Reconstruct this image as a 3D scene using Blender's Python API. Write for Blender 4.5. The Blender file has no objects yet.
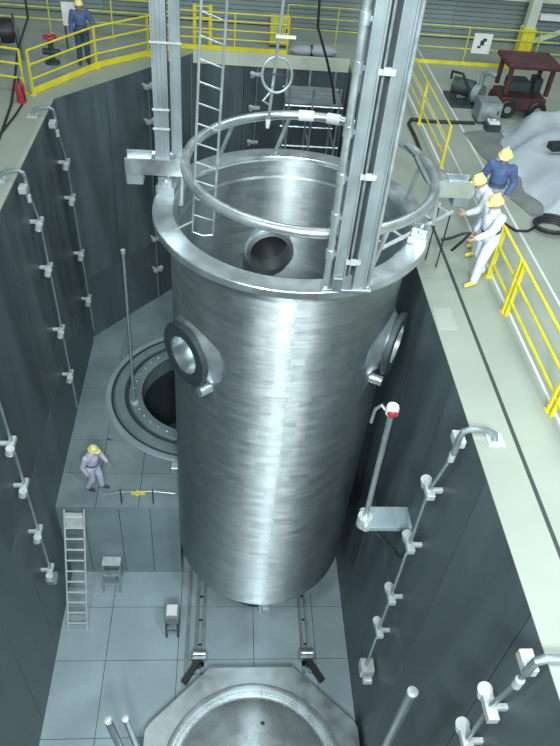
import bpy, bmesh, math, random
from mathutils import Vector, Matrix, Quaternion
random.seed(7)
C = bpy.context.scene.collection
SC = bpy.context.scene
PI = math.pi

# ------------------------------------------------------------------ camera, world, lights, exposure
cam = bpy.data.cameras.new('camera')
cam.sensor_fit = 'VERTICAL'; cam.sensor_height = 36.0; cam.sensor_width = 36.0
cam.lens = 36.0 * 700.0 / 746.0
cam.clip_start = 0.05; cam.clip_end = 200
camo = bpy.data.objects.new('camera', cam); C.objects.link(camo)
camo.matrix_world = Matrix(((0.99594263, -0.02542832, -0.0863231, 0.0),
                            (-0.04597703, 0.68082131, -0.7310051, 0.0),
                            (0.07735884, 0.73200802, 0.67688985, 7.2),
                            (0, 0, 0, 1)))
SC.camera = camo

world = bpy.data.worlds.new('hall_air'); SC.world = world
world.use_nodes = True
world.node_tree.nodes['Background'].inputs[0].default_value = (0.74, 0.90, 0.93, 1)
world.node_tree.nodes['Background'].inputs[1].default_value = 0.25

def area_light(name, loc, target, sx, sy, power, col=(0.93, 1.0, 0.98)):
    l = bpy.data.lights.new(name, 'AREA'); l.shape = 'RECTANGLE'; l.size = sx; l.size_y = sy
    l.energy = power; l.color = col
    o = bpy.data.objects.new(name, l); C.objects.link(o); o.location = loc
    o.rotation_euler = (Vector(target) - Vector(loc)).to_track_quat('-Z', 'Y').to_euler()
    return o
area_light('hall_or_fill_lamp', (0.95, -4.6, 8.8), (1.2, 9.0, -5.0), 0.7, 3.0, 1450)
area_light('hall_or_fill_lamp', (0.3, -5.5, 10.5), (1.2, 9.0, -4.0), 5.0, 2.0, 1300)
area_light('hall_or_fill_lamp', (4.7, 0.2, 8.5), (4.6, 2.5, 0.0), 1.4, 1.4, 850)
area_light('hall_or_fill_lamp', (6.5, 9.0, 13.0), (6.0, 10.0, 0.0), 2.0, 2.0, 500)
area_light('hall_or_fill_lamp', (-1.0, 15.0, 13.5), (-1.0, 15.5, 0.0), 2.5, 2.5, 360)
area_light('hall_or_fill_lamp', (-3.0, 0.5, 10.5), (3.4, 6.0, -6.0), 1.2, 1.2, 800)  # added fill lamp, no such source known, brightens the lower right pit wall
area_light('hall_or_fill_lamp', (7.0, 18.0, 13.0), (7.0, 18.0, 0.0), 2.5, 2.5, 350)

SC.view_settings.view_transform = 'Standard'
try: SC.view_settings.look = 'None'
except Exception: pass
SC.view_settings.gamma = 1.0
SC.view_settings.use_curve_mapping = False
SC.view_settings.exposure = 0.0

# ------------------------------------------------------------------ materials
def material(name, col, rough=0.5, metal=0.0, var=0.0, scale=(4, 4, 4), rvar=0.0, bump=0.0, bscale=(30, 30, 30), aniso=0.0, col2=None, detail=4.0):
    m = bpy.data.materials.new(name); m.use_nodes = True
    nt = m.node_tree; b = nt.nodes['Principled BSDF']
    b.inputs['Base Color'].default_value = (*col, 1); b.inputs['Roughness'].default_value = rough
    b.inputs['Metallic'].default_value = metal
    if aniso: b.inputs['Anisotropic'].default_value = aniso
    tc = nt.nodes.new('ShaderNodeTexCoord')
    def noise(sc, det=detail):
        mp = nt.nodes.new('ShaderNodeMapping'); mp.inputs['Scale'].default_value = sc
        nt.links.new(tc.outputs['Object'], mp.inputs['Vector'])
        n = nt.nodes.new('ShaderNodeTexNoise'); n.inputs['Scale'].default_value = 1.0; n.inputs['Detail'].default_value = det
        nt.links.new(mp.outputs['Vector'], n.inputs['Vector'])
        return n
    if var or col2 or rvar:
        n = noise(scale)
        if var or col2:
            r = nt.nodes.new('ShaderNodeValToRGB')
            r.color_ramp.elements[0].position = 0.32; r.color_ramp.elements[1].position = 0.68
            a = tuple(c * (1 - var) for c in col); d = col2 if col2 else tuple(min(1, c * (1 + var)) for c in col)
            r.color_ramp.elements[0].color = (*a, 1); r.color_ramp.elements[1].color = (*d, 1)
            nt.links.new(n.outputs['Fac'], r.inputs['Fac']); nt.links.new(r.outputs['Color'], b.inputs['Base Color'])
        if rvar:
            mr = nt.nodes.new('ShaderNodeMapRange')
            mr.inputs['From Min'].default_value = 0.3; mr.inputs['From Max'].default_value = 0.7
            mr.inputs['To Min'].default_value = max(0.04, rough - rvar); mr.inputs['To Max'].default_value = rough + rvar
            nt.links.new(n.outputs['Fac'], mr.inputs['Value']); nt.links.new(mr.outputs['Result'], b.inputs['Roughness'])
    if bump:
        n2 = noise(bscale, 3.0)
        bp = nt.nodes.new('ShaderNodeBump'); bp.inputs['Strength'].default_value = bump; bp.inputs['Distance'].default_value = 0.02
        nt.links.new(n2.outputs['Fac'], bp.inputs['Height']); nt.links.new(bp.outputs['Normal'], b.inputs['Normal'])
    return m

def vessel_material():
    """stainless plate, ground in short horizontal patches"""
    m = bpy.data.materials.new('ground_stainless'); m.use_nodes = True
    nt = m.node_tree; b = nt.nodes['Principled BSDF']; N = nt.nodes.new; L = nt.links.new
    b.inputs['Metallic'].default_value = 0.9; b.inputs['Anisotropic'].default_value = 0.95; b.inputs['Anisotropic Rotation'].default_value = 0.25
    tg = N('ShaderNodeTangent'); tg.direction_type = 'RADIAL'; tg.axis = 'Z'; L(tg.outputs[0], b.inputs['Tangent'])
    tc = N('ShaderNodeTexCoord'); sep = N('ShaderNodeSeparateXYZ'); L(tc.outputs['Object'], sep.inputs[0])
    at = N('ShaderNodeMath'); at.operation = 'ARCTAN2'; L(sep.outputs['X'], at.inputs[0]); L(sep.outputs['Y'], at.inputs[1])
    mu = N('ShaderNodeMath'); mu.operation = 'MULTIPLY'; mu.inputs[1].default_value = 2.15; L(at.outputs[0], mu.inputs[0])
    cmb = N('ShaderNodeCombineXYZ'); L(mu.outputs[0], cmb.inputs['X']); L(sep.outputs['Z'], cmb.inputs['Y'])
    br = N('ShaderNodeTexBrick'); br.inputs['Scale'].default_value = 1.0
    br.inputs['Color1'].default_value = (0.30, 0.30, 0.30, 1); br.inputs['Color2'].default_value = (0.7, 0.7, 0.7, 1)
    br.inputs['Mortar'].default_value = (0.5, 0.5, 0.5, 1)
    br.inputs['Mortar Size'].default_value = 0.006; br.inputs['Brick Width'].default_value = 0.42; br.inputs['Row Height'].default_value = 0.13
    L(cmb.outputs[0], br.inputs['Vector'])
    mp = N('ShaderNodeMapping'); mp.inputs['Scale'].default_value = (3.0, 20.0, 1.0); L(cmb.outputs[0], mp.inputs['Vector'])
    n = N('ShaderNodeTexNoise'); n.inputs['Scale'].default_value = 1.0; n.inputs['Detail'].default_value = 5; L(mp.outputs[0], n.inputs['Vector'])
    mp2 = N('ShaderNodeMapping'); mp2.inputs['Scale'].default_value = (1.6, 0.16, 1.0); L(cmb.outputs[0], mp2.inputs['Vector'])
    n2 = N('ShaderNodeTexNoise'); n2.inputs['Scale'].default_value = 1.0; n2.inputs['Detail'].default_value = 3; L(mp2.outputs[0], n2.inputs['Vector'])
    a1 = N('ShaderNodeMath'); a1.operation = 'ADD'; L(br.outputs['Color'], a1.inputs[0]); L(n.outputs['Fac'], a1.inputs[1])
    a2 = N('ShaderNodeMath'); a2.operation = 'ADD'; L(a1.outputs[0], a2.inputs[0]); L(n2.outputs['Fac'], a2.inputs[1])
    rr = N('ShaderNodeMapRange'); rr.inputs['From Min'].default_value = 0.9; rr.inputs['From Max'].default_value = 2.1
    rr.inputs['To Min'].default_value = 0.38; rr.inputs['To Max'].default_value = 0.56
    L(a2.outputs[0], rr.inputs['Value']); L(rr.outputs[0], b.inputs['Roughness'])
    cr = N('ShaderNodeValToRGB'); cr.color_ramp.elements[0].position = 0.3; cr.color_ramp.elements[1].position = 0.72
    cr.color_ramp.elements[0].color = (0.34, 0.41, 0.44, 1); cr.color_ramp.elements[1].color = (0.60, 0.68, 0.71, 1)
    av = N('ShaderNodeMath'); av.operation = 'MULTIPLY'; av.inputs[1].default_value = 0.333; L(a2.outputs[0], av.inputs[0])
    L(av.outputs[0], cr.inputs['Fac']); L(cr.outputs['Color'], b.inputs['Base Color'])
    bp = N('ShaderNodeBump'); bp.inputs['Strength'].default_value = 0.07; bp.inputs['Distance'].default_value = 0.02
    L(a1.outputs[0], bp.inputs['Height']); L(bp.outputs['Normal'], b.inputs['Normal'])
    return m

M = {
 'vessel': vessel_material(),
 'flange': material('machined_flange', (0.60, 0.68, 0.71), 0.34, 0.85, 0.12, (3, 3, 3), 0.08),
 'polish': material('polished_steel', (0.66, 0.74, 0.77), 0.36, 0.95, 0.08, (2, 2, 2), 0.08, 0.04, (6, 6, 6)),
 'dome': material('spun_dome_steel', (0.80, 0.88, 0.91), 0.28, 0.8, 0.10, (2, 2, 2), 0.06),
 'pipe': material('dull_pipe_steel', (0.27, 0.34, 0.37), 0.4, 0.5, 0.15, (5, 5, 5), 0.08),
 'tube': material('galvanised_tube', (0.52, 0.60, 0.63), 0.36, 0.75, 0.15, (5, 5, 5), 0.08),
 'mast': material('zinc_grey_mast', (0.23, 0.285, 0.31), 0.5, 0.25, 0.2, (3, 3, 1.5), 0.1),
 'liner': material('dark_liner_steel', (0.085, 0.118, 0.135), 0.45, 0.1, 0.32, (1.1, 1.1, 0.16), 0.10, 0.05, (1.5, 1.5, 0.6)),
 'liner2': material('dark_liner_steel_worn', (0.095, 0.130, 0.147), 0.42, 0.1, 0.32, (1.7, 1.7, 0.22), 0.10, 0.05, (1.5, 1.5, 0.6)),
 'joint': material('joint_shadow_steel', (0.035, 0.055, 0.065), 0.6),
 'floor': material('pit_floor_steel', (0.325, 0.43, 0.475), 0.5, 0.2, 0.12, (0.9, 0.9, 0.9), 0.1),
 'platform': material('platform_steel', (0.22, 0.30, 0.33), 0.5, 0.2, 0.16, (0.9, 0.9, 0.9), 0.1),
 'deck': material('deck_paint', (0.31, 0.36, 0.32), 0.42, 0.0, 0.07, (0.7, 0.7, 0.7), 0.08),
 'deck_edge': material('deck_edge_paint', (0.36, 0.41, 0.38), 0.45, 0.0, 0.08, (1.5, 1.5, 1.5)),
 'gutter': material('gutter_rubber', (0.04, 0.055, 0.055), 0.6),
 'white_line': material('white_line_paint', (0.66, 0.70, 0.68), 0.5, 0, 0.1, (3, 3, 3)),
 'yellow': material('yellow_paint', (0.74, 0.66, 0.04), 0.4, 0.0, 0.12, (3, 3, 3)),
 'old_yellow': material('faded_yellow_paint', (0.52, 0.56, 0.12), 0.5, 0.0, 0.2, (3, 3, 3)),
 'siding': material('grey_siding', (0.23, 0.29, 0.29), 0.6, 0.1, 0.12, (0.8, 2, 2)),
 'pale': material('pale_green_paint', (0.56, 0.64, 0.54), 0.5, 0, 0.06, (1, 1, 1)),
 'black': material('black_rubber', (0.018, 0.022, 0.024), 0.5),
 'dark': material('dark_painted_steel', (0.05, 0.07, 0.08), 0.5, 0.3, 0.2, (4, 4, 4)),
 'maroon': material('maroon_paint', (0.085, 0.03, 0.035), 0.5, 0.1, 0.3, (3, 3, 3)),
 'red': material('red_paint', (0.42, 0.035, 0.05), 0.4, 0, 0.15, (5, 5, 5)),
 'white': material('white_plastic', (0.75, 0.79, 0.80), 0.5, 0, 0.06, (5, 5, 5)),
 'clamp': material('light_clamp_metal', (0.62, 0.68, 0.70), 0.38, 0.35, 0.12, (8, 8, 8)),
 'tarp': material('pale_blue_tarp', (0.36, 0.42, 0.47), 0.6, 0, 0.12, (1.6, 1.6, 1.6), 0, 0.5, (3, 3, 3)),
 'matting': material('dark_floor_matting', (0.17, 0.20, 0.19), 0.7, 0, 0.2, (1.5, 1.5, 1.5)),
 'skin': material('skin', (0.52, 0.32, 0.23), 0.55),
 'overall': material('white_overall_cloth', (0.68, 0.73, 0.82), 0.8, 0, 0.10, (6, 6, 6), 0, 0.4, (14, 14, 9)),
 'lavender': material('pale_lavender_cloth', (0.47, 0.51, 0.66), 0.8, 0, 0.10, (6, 6, 6), 0, 0.4, (14, 14, 9)),
 'blue': material('blue_jacket_cloth', (0.075, 0.125, 0.27), 0.8, 0, 0.15, (6, 6, 6), 0, 0.4, (14, 14, 9)),
 'trouser': material('grey_trouser_cloth', (0.26, 0.32, 0.33), 0.8, 0, 0.12, (6, 6, 6), 0, 0.4, (14, 14, 9)),
 'navy': material('dark_navy_cloth', (0.05, 0.07, 0.13), 0.8, 0, 0.15, (6, 6, 6)),
 'helmet': material('yellow_helmet_shell', (0.80, 0.76, 0.30), 0.3),
 'boot': material('dark_boot_leather', (0.05, 0.05, 0.055), 0.5),
 'yellow_boot': material('yellow_shoe_cover', (0.70, 0.66, 0.12), 0.5),
 'eye': material('dark_eye', (0.02, 0.02, 0.02), 0.3),
 'lip': material('lip', (0.40, 0.17, 0.15), 0.5),
 'hair': material('black_hair', (0.02, 0.02, 0.022), 0.6),
}

# ------------------------------------------------------------------ mesh helpers
class MB:
    def __init__(s): s.b = bmesh.new()
    def box(s, lo, hi):
        x0, y0, z0 = lo; x1, y1, z1 = hi
        v = [s.b.verts.new(p) for p in ((x0,y0,z0),(x1,y0,z0),(x1,y1,z0),(x0,y1,z0),(x0,y0,z1),(x1,y0,z1),(x1,y1,z1),(x0,y1,z1))]
        for f in ((0,3,2,1),(4,5,6,7),(0,1,5,4),(1,2,6,5),(2,3,7,6),(3,0,4,7)): s.b.faces.new([v[i] for i in f])
        return s
    def obox(s, c, size, ax=None, ay=None, az=None):
        """box about centre c with its own axes"""
        ax = Vector(ax or (1,0,0)).normalized(); az = Vector(az or (0,0,1)).normalized()
        ay = az.cross(ax).normalized() if ay is None else Vector(ay).normalized()
        c = Vector(c); hx, hy, hz = (d/2 for d in size)
        v = [s.b.verts.new(c + ax*a*hx + ay*b*hy + az*d*hz) for a, b, d in ((-1,-1,-1),(1,-1,-1),(1,1,-1),(-1,1,-1),(-1,-1,1),(1,-1,1),(1,1,1),(-1,1,1))]
        for f in ((0,3,2,1),(4,5,6,7),(0,1,5,4),(1,2,6,5),(2,3,7,6),(3,0,4,7)): s.b.faces.new([v[i] for i in f])
        return s
    def beam(s, p, q, w, h, up=(0,0,1)):
        p = Vector(p); q = Vector(q); d = (q - p)
        a = d.normalized(); u = Vector(up)
        if abs(a.dot(u)) > 0.98: u = Vector((0,1,0))
        side = a.cross(u).normalized(); uu = side.cross(a).normalized()
        return s.obox((p+q)/2, (d.length, w, h), a, side * -1 if False else uu.cross(a), uu)
    def tube(s, pts, r, n=10, caps=True, closed=False):
        pts = [Vector(p) for p in pts]; m = len(pts)
        rs = r if isinstance(r, (list, tuple)) else [r]*m
        t0 = (pts[1]-pts[0]).normalized()
        u = t0.orthogonal().normalized(); rings = []; prev = t0
        for i, p in enumerate(pts):
            if closed: t = (pts[(i+1) % m]-pts[i-1]).normalized()
            elif i == 0: t = t0
            elif i == m-1: t = (pts[-1]-pts[-2]).normalized()
            else: t = ((pts[i+1]-p).normalized()+(p-pts[i-1]).normalized()).normalized()
            u = (prev.rotation_difference(t) @ u); u = (u - t*u.dot(t)).normalized(); prev = t
            w = t.cross(u)
            rings.append([s.b.verts.new(p + (u*math.cos(2*PI*k/n) + w*math.sin(2*PI*k/n))*rs[i]) for k in range(n)])
        for i in range(m if closed else m-1):
            a, c = rings[i], rings[(i+1) % m]
            for k in range(n): s.b.faces.new((a[k], a[(k+1)%n], c[(k+1)%n], c[k]))
        if caps and not closed:
            s.b.faces.new(rings[0][::-1]); s.b.faces.new(rings[-1])
        return s
    def lathe(s, prof, n=48, centre=(0,0,0), axis=(0,0,1), closed=False):
        """revolve (radius, height) pairs about axis through centre"""
        q = Vector((0,0,1)).rotation_difference(Vector(axis)); c = Vector(centre); rings = []
        for r, z in prof:
            if r < 1e-6: rings.append([s.b.verts.new(c + q @ Vector((0,0,z)))])
            else: rings.append([s.b.verts.new(c + q @ Vector((r*math.cos(2*PI*k/n), r*math.sin(2*PI*k/n), z))) for k in range(n)])
        m = len(rings)
        for i in range(m if closed else m-1):
            a, d = rings[i], rings[(i+1) % m]
            for k in range(n):
                k2 = (k+1) % n
                if len(a) == 1 and len(d) == 1: break
                if len(a) == 1: s.b.faces.new((a[0], d[k2], d[k]))
                elif len(d) == 1: s.b.faces.new((a[k], a[k2], d[0]))
                else: s.b.faces.new((a[k], a[k2], d[k2], d[k]))
        return s
    def prism(s, poly, z0, z1):
        a = [s.b.verts.new((x, y, z0)) for x, y in poly]; d = [s.b.verts.new((x, y, z1)) for x, y in poly]; n = len(poly)
        s.b.faces.new(a[::-1]); s.b.faces.new(d)
        for i in range(n): s.b.faces.new((a[i], a[(i+1)%n], d[(i+1)%n], d[i]))
        return s
    def ell(s, c, r, n=12, m=8, rot=None):
        q = rot or Quaternion(); c = Vector(c); rings = []
        for i in range(m+1):
            th = PI*i/m
            if i in (0, m): rings.append([s.b.verts.new(c + q @ Vector((0,0,r[2]*math.cos(th))))])
            else: rings.append([s.b.verts.new(c + q @ Vector((r[0]*math.sin(th)*math.cos(2*PI*k/n), r[1]*math.sin(th)*math.sin(2*PI*k/n), r[2]*math.cos(th)))) for k in range(n)])
        for i in range(m):
            a, d = rings[i], rings[i+1]
            for k in range(n):
                k2 = (k+1) % n
                if len(a) == 1: s.b.faces.new((a[0], d[k], d[k2]))
                elif len(d) == 1: s.b.faces.new((a[k2], a[k], d[0]))
                else: s.b.faces.new((a[k2], a[k], d[k], d[k2]))
        return s
    def capsule(s, p, r0, q, r1, n=12):
        p = Vector(p); q = Vector(q); d = (q-p); L = max(d.length, 1e-4)
        prof = [(0, -r0)] + [(r0*math.cos(a), r0*math.sin(a)) for a in (-1.2, -0.7, -0.3)] + [(r0, 0), (r1, L)] + [(r1*math.cos(a), L + r1*math.sin(a)) for a in (0.3, 0.7, 1.2)] + [(0, L+r1)]
        return s.lathe(prof, n, p, d if d.length > 1e-4 else (0,0,1))
    def mesh(s, name, bevel=0.0, sharp=35):
        bmesh.ops.recalc_face_normals(s.b, faces=s.b.faces)
        if bevel:
            es = [e for e in s.b.edges if len(e.link_faces) == 2 and e.calc_face_angle(0) > 0.6]
            bmesh.ops.bevel(s.b, geom=es, offset=bevel, segments=1, affect='EDGES', clamp_overlap=True)
        me = bpy.data.meshes.new(name); s.b.to_mesh(me); s.b.free()
        me.polygons.foreach_set('use_smooth', [True]*len(me.polygons))
        me.set_sharp_from_angle(angle=math.radians(sharp))
        return me

def tag(o, label=None, cat=None, group=None, kind=None):
    if label: o['label'] = label
    if cat: o['category'] = cat
    if group: o['group'] = group
    if kind: o['kind'] = kind
    return o
def wloc(o):
    v = Vector((0,0,0))
    while o: v = v + o.location; o = o.parent
    return v
def obj(name, mb, mat, parent=None, base=None, bevel=0.0, sharp=35, kind=None):
    """one mesh object; the MB is in world axes, the object's origin becomes base (or the parent's place)"""
    me = mb.mesh(name, bevel, sharp)
    o = bpy.data.objects.new(name, me); C.objects.link(o)
    me.materials.append(M[mat] if isinstance(mat, str) else mat)
    if parent is not None:
        o.parent = parent; w = wloc(parent)
        me.transform(Matrix.Translation(-w))
    elif base is not None:
        me.transform(Matrix.Translation(-Vector(base))); o.location = base
    if kind: o['kind'] = kind
    return o
def piece(name, me, parent, loc=(0,0,0), rot=None):
    """a light object that shares mesh data"""
    o = bpy.data.objects.new(name, me); C.objects.link(o); o.parent = parent; o.location = Vector(loc)
    if rot: o.rotation_euler = rot
    return o
def thing(name, loc, label, cat, group=None, rz=0.0):
    o = bpy.data.objects.new(name, None); C.objects.link(o); o.location = loc; o.rotation_euler = (0,0,rz)
    o.empty_display_size = 0.1
    return tag(o, label, cat, group)
def copy_tree(o, parent=None):
    c = o.copy(); C.objects.link(c)
    if parent is not None: c.parent = parent
    for ch in list(o.children): copy_tree(ch, c)
    return c
def boolean_cut(o, cutter):
    md = o.modifiers.new('cut', 'BOOLEAN'); md.operation = 'DIFFERENCE'; md.solver = 'EXACT'; md.object = cutter
    dg = bpy.context.evaluated_depsgraph_get(); dg.update()
    me = bpy.data.meshes.new_from_object(o.evaluated_get(dg)); o.modifiers.clear(); o.data = me
    bpy.data.objects.remove(cutter)
    me.polygons.foreach_set('use_smooth', [True]*len(me.polygons)); me.set_sharp_from_angle(angle=math.radians(35))

# ------------------------------------------------------------------ levels
XL, XR = -4.25, 3.62          # pit walls
YB = 21.4                     # back of the pit
CH0, CH1 = (XL, 17.6), (-1.05, YB)   # the slanting corner wall
ZP, ZF = -7.85, -10.9         # platform and pit floor
YP = 11.02                    # front edge of the platform
VX, VY, VR, VT, VB = 1.2, 10.90, 2.13, 1.0, -9.05    # vessel axis, radius, rim height, underside
HX, HY, HR = -0.56, 15.33, 1.75                      # the round pit in the platform

# ------------------------------------------------------------------ the setting
def wall(name, p0, p1, z0, z1, thick, inward, label, npan):
    """a liner wall from p0 to p1: backing slab with separate liner plates standing proud of it"""
    p0 = Vector((*p0, 0)); p1 = Vector((*p1, 0)); d = (p1-p0); L = d.length; a = d.normalized(); n = Vector((*inward, 0)).normalized()
    mid = (p0+p1)/2; mb = MB()
    mb.obox(mid - n*(thick/2+0.03) + Vector((0,0,(z0+z1)/2)), (L, thick, z1-z0), a, n, (0,0,1))
    w = obj(name, mb, 'joint', base=(mid.x, mid.y, z0), kind='structure'); tag(w, label, 'wall')
    pw = L/npan; rows = ((z0, -5.6), (-5.6, z1))
    for ri, (za, zb) in enumerate(rows):
        me = None
        for k in range(npan):
            c = p0 + a*pw*(k+0.5) - n*0.015
            if me is None or k % 4 == 0:
                mm = MB(); mm.obox((0,0,0), (pw-0.016, 0.03, zb-za-0.016), a, n, (0,0,1)); me = mm.mesh('liner_plate', 0.004)
                me.materials.append(M['liner' if (k//4+ri) % 2 == 0 else 'liner2'])
            piece('liner_plate', me, w, Vector((c.x, c.y, (za+zb)/2)) - wloc(w))
    return w
wl = wall('wall_left', (XL, -2.0), CH0, ZF, -0.012, 0.2, (1, 0), 'dark steel lined left wall of the pit carrying three pipe runs', 11)
wall('wall_right', (XR, -2.0), (XR, YB), ZF, -0.012, 0.2, (-1, 0), 'dark steel lined right wall of the pit below the bright deck edge', 12)
wall('wall_back', CH1, (XR, YB), ZF, -0.012, 0.2, (0, -1), 'dark steel lined back wall of the pit behind the vessel', 3)
wall('wall_corner', CH0, CH1, ZF, -0.012, 0.2, (CH1[1]-CH0[1], -(CH1[0]-CH0[0])), 'dark steel lined slanting corner wall under the yellow kick plate', 3)
wall('wall_front', (XL, -2.0), (XR, -2.0), ZF, -0.012, 0.2, (0, 1), 'dark steel lined front wall of the pit below the camera', 4)

LEAN = 0.021
def lean(o):
    o.location.x += -o.location.z*LEAN; o.rotation_euler.y = -LEAN
lean(wl)

# pit floor, laid with steel plates
mb = MB(); mb.box((XL-0.3, -2.3, ZF-0.3), (XR+0.3, YB+0.3, ZF-0.03))
fl = obj('floor', mb, 'joint', base=(0, 6, ZF-0.3), kind='structure'); tag(fl, 'grey steel plated floor at the bottom of the pit', 'floor')
xs = [XL, -2.75, -0.9, 1.1, 2.75, XR]; ys = [-2.0, 0.4, 2.6, 4.7, 6.5, 8.4, 9.9, 11.02, 13.4]
for i in range(len(xs)-1):
    for j in range(len(ys)-1):
        mm = MB(); mm.box((xs[i]+0.008, ys[j]+0.008, ZF-0.03), (xs[i+1]-0.008, ys[j+1]-0.008, ZF)); obj('floor_plate', mm, 'floor', fl)

# raised platform with its round pit
mb = MB()
mb.box((XL, YP, ZF), (-0.93, 13.3, ZP-0.03))
mb.box((XL, 13.3, ZF), (HX-HR-0.02, 21.6, ZP-0.03)); mb.box((HX+HR+0.02, 13.3, ZF), (XR, 21.6, ZP-0.03)); mb.box((HX-HR-0.02, HY+HR+0.02, ZF), (HX+HR+0.02, 21.6, ZP-0.03))
mb.box((HX-HR-0.02, 13.3, ZF), (HX+HR+0.02, HY-HR-0.02, ZP-0.03))
pf = obj('floor_platform', mb, 'joint', base=(-2.5, YP, ZF), kind='structure'); tag(pf, 'raised steel platform at the back of the pit with a round opening', 'floor')
for x0, x1 in ((XL, -3.09), (-3.09, -2.0), (-2.0, -0.93)):      # front strip
    for y0, y1 in ((YP, 12.13), (12.13, 13.3)):
        mm = MB(); mm.box((x0+0.008, y0-(0.02 if y0 == YP else -0.008), ZP-0.03), (x1-0.008, y1-0.008, ZP)); obj('floor_plate', mm, 'platform', pf)
for x0, x1 in ((XL, -3.42), (-3.42, -2.5), (-2.5, -1.7), (-1.7, -0.93)):   # face plates of the step
    mm = MB(); mm.box((x0+0.008, YP-0.03, ZF), (x1-0.008, YP, ZP-0.04)); obj('face_plate', mm, 'platform', pf)
A0, A1, B0, B1 = -3.09, 1.97, 13.3, 17.9                          # plate with the round hole
mm = MB(); n = 96; inn = []; out = []
for k in range(n):
    a = 2*PI*k/n; c, s_ = math.cos(a), math.sin(a)
    t = min((A1-HX)/c if c > 1e-6 else (A0-HX)/c if c < -1e-6 else 9e9, (B1-HY)/s_ if s_ > 1e-6 else (B0-HY)/s_ if s_ < -1e-6 else 9e9)
    inn.append((HX+HR*c, HY+HR*s_)); out.append((HX+t*c, HY+t*s_))
iv = [mm.b.verts.new((x, y, ZP)) for x, y in inn]; ov = [mm.b.verts.new((x, y, ZP)) for x, y in out]
for k in range(n): mm.b.faces.new((iv[k], ov[k], ov[(k+1)%n], iv[(k+1)%n]))
g = bmesh.ops.extrude_face_region(mm.b, geom=list(mm.b.faces)); bmesh.ops.translate(mm.b, vec=(0,0,-0.03), verts=[v for v in g['geom'] if isinstance(v, bmesh.types.BMVert)])
obj('floor_plate', mm, 'platform', pf)
for lo, hi in (((XL, 13.3), (A0, 15.4)), ((XL, 15.4), (A0, 17.9)), ((XL, 17.9), (-0.6, 21.6)), ((A1, 13.3), (XR, 17.9)), ((-0.6, 17.9), (XR, 21.6))):
    mm = MB(); mm.box((lo[0]+0.008, lo[1]+0.008, ZP-0.03), (hi[0]-0.008, hi[1]-0.008, ZP)); obj('floor_plate', mm, 'platform', pf)

# round pit: collar, stepped rings, shaft
rp = thing('pit_collar', (HX, HY, ZP), 'round stepped steel collar with bolts around the dark opening in the platform', 'collar')
mb = MB(); mb.lathe([(HR, -0.5), (HR, 0.07), (HR+0.07, 0.09), (HR+0.34, 0.09), (HR+0.38, 0.05), (HR+0.38, 0.001), (HR+0.1, 0.001)], 96, (HX, HY, ZP)); obj('inner_ring', mb, 'platform', rp)
mb = MB(); mb.lathe([(2.27, 0.002), (2.27, 0.05), (2.33, 0.06), (2.52, 0.06), (2.56, 0.002)], 96, (HX, HY, ZP)); obj('middle_ring', mb, 'platform', rp)
mb = MB(); n = 72; vs = []
for k in range(n+1):                                             # broken on the side where the vessel stands
    a = math.radians(-35) + math.radians(300)*k/n; c, s_ = math.cos(a), math.sin(a)
    vs.append([mb.b.verts.new((HX+r*c, HY+r*s_, ZP+h)) for r, h in ((2.66, 0.001), (2.66, 0.03), (2.70, 0.036), (2.80, 0.036), (2.84, 0.001))])
for k in range(n):
    for q in range(4): mb.b.faces.new((vs[k][q], vs[k+1][q], vs[k+1][q+1], vs[k][q+1]))
obj('outer_ring', mb, 'floor', rp)
mb = MB(); mb.lathe([(HR+0.01, -0.02), (HR+0.01, -3.0), (0, -3.0)], 64, (HX, HY, ZP)); obj('shaft', mb, 'joint', rp)
for r0, r1 in ((2.14, 2.26), (2.575, 2.655)):
    mb = MB(); mb.lathe([(r0, 0.0), (r0, 0.004), (r1, 0.004), (r1, 0.0)], 96, (HX, HY, ZP+0.001)); obj('groove', mb, 'joint', rp)
mm = MB(); mm.lathe([(0.045, 0), (0.045, 0.035), (0.03, 0.05), (0, 0.05)], 8); bme = mm.mesh('bolt'); bme.materials.append(M['tube'])
for k in range(40):
    a = 2*PI*k/40; piece('bolt', bme, rp, (1.95*math.cos(a), 1.95*math.sin(a), 0.09))

# decks
def deck(poly, label, z=0.0, th=0.012, mat='deck'):
    mb = MB(); mb.prism(poly, z-th, z); cx = sum(p[0] for p in poly)/len(poly); cy = sum(p[1] for p in poly)/len(poly)
    o = obj('floor_deck', mb, mat, base=(cx, cy, z-th), kind='structure'); tag(o, label, 'floor'); return o
dr = deck([(XR, -4), (13.0, -4), (13.0, 24.4), (XR, 24.4)], 'pale green painted deck along the right side of the pit')
deck([(XL, -4), (XL, 17.6), (-1.05, 21.4), (-1.05, 24.4), (-9.5, 24.4), (-9.5, -4)], 'pale green painted deck along the left side of the pit')
deck([(-1.05, 21.4), (XR, 21.4), (XR, 24.4), (-1.05, 24.4)], 'strip of pale deck behind the back edge of the pit')
# the gutter and the painted lines lie in the right deck
mb = MB(); mb.box((4.205, -4, -0.01), (4.265, 12.6, 0.003)); obj('gutter', mb, 'gutter', dr)
for x, w, y0, y1 in ((5.02, 0.05, -4, 24), (6.04, 0.05, -4, 24), (5.42, 0.03, 12.5, 24)):
    mb = MB(); mb.box((x-w/2, y0, -0.01), (x+w/2, y1, 0.003)); obj('painted_line', mb, 'white_line', dr)
mb = MB(); mb.box((3.64, 8.95, -0.02), (3.98, 9.55, 0.012)); obj('hatch_plate', mb, 'deck_edge', dr, bevel=0.004)
mb = MB(); mb.box((XL-0.10, -4, -0.02), (XL, 17.5, 0.012)); tag(obj('trim_1', mb, 'deck_edge', base=(XL, 6, 0), kind='structure'), 'pale steel nosing along the left edge of the pit', 'trim')
mb = MB(); mb.box((-1.0, YB-0.04, -0.25), (XR, YB+0.10, 0.10)); tag(obj('trim_2', mb, 'pale', base=(1.2, YB, 0), kind='structure'), 'pale curb along the back edge of the pit', 'trim')

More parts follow.
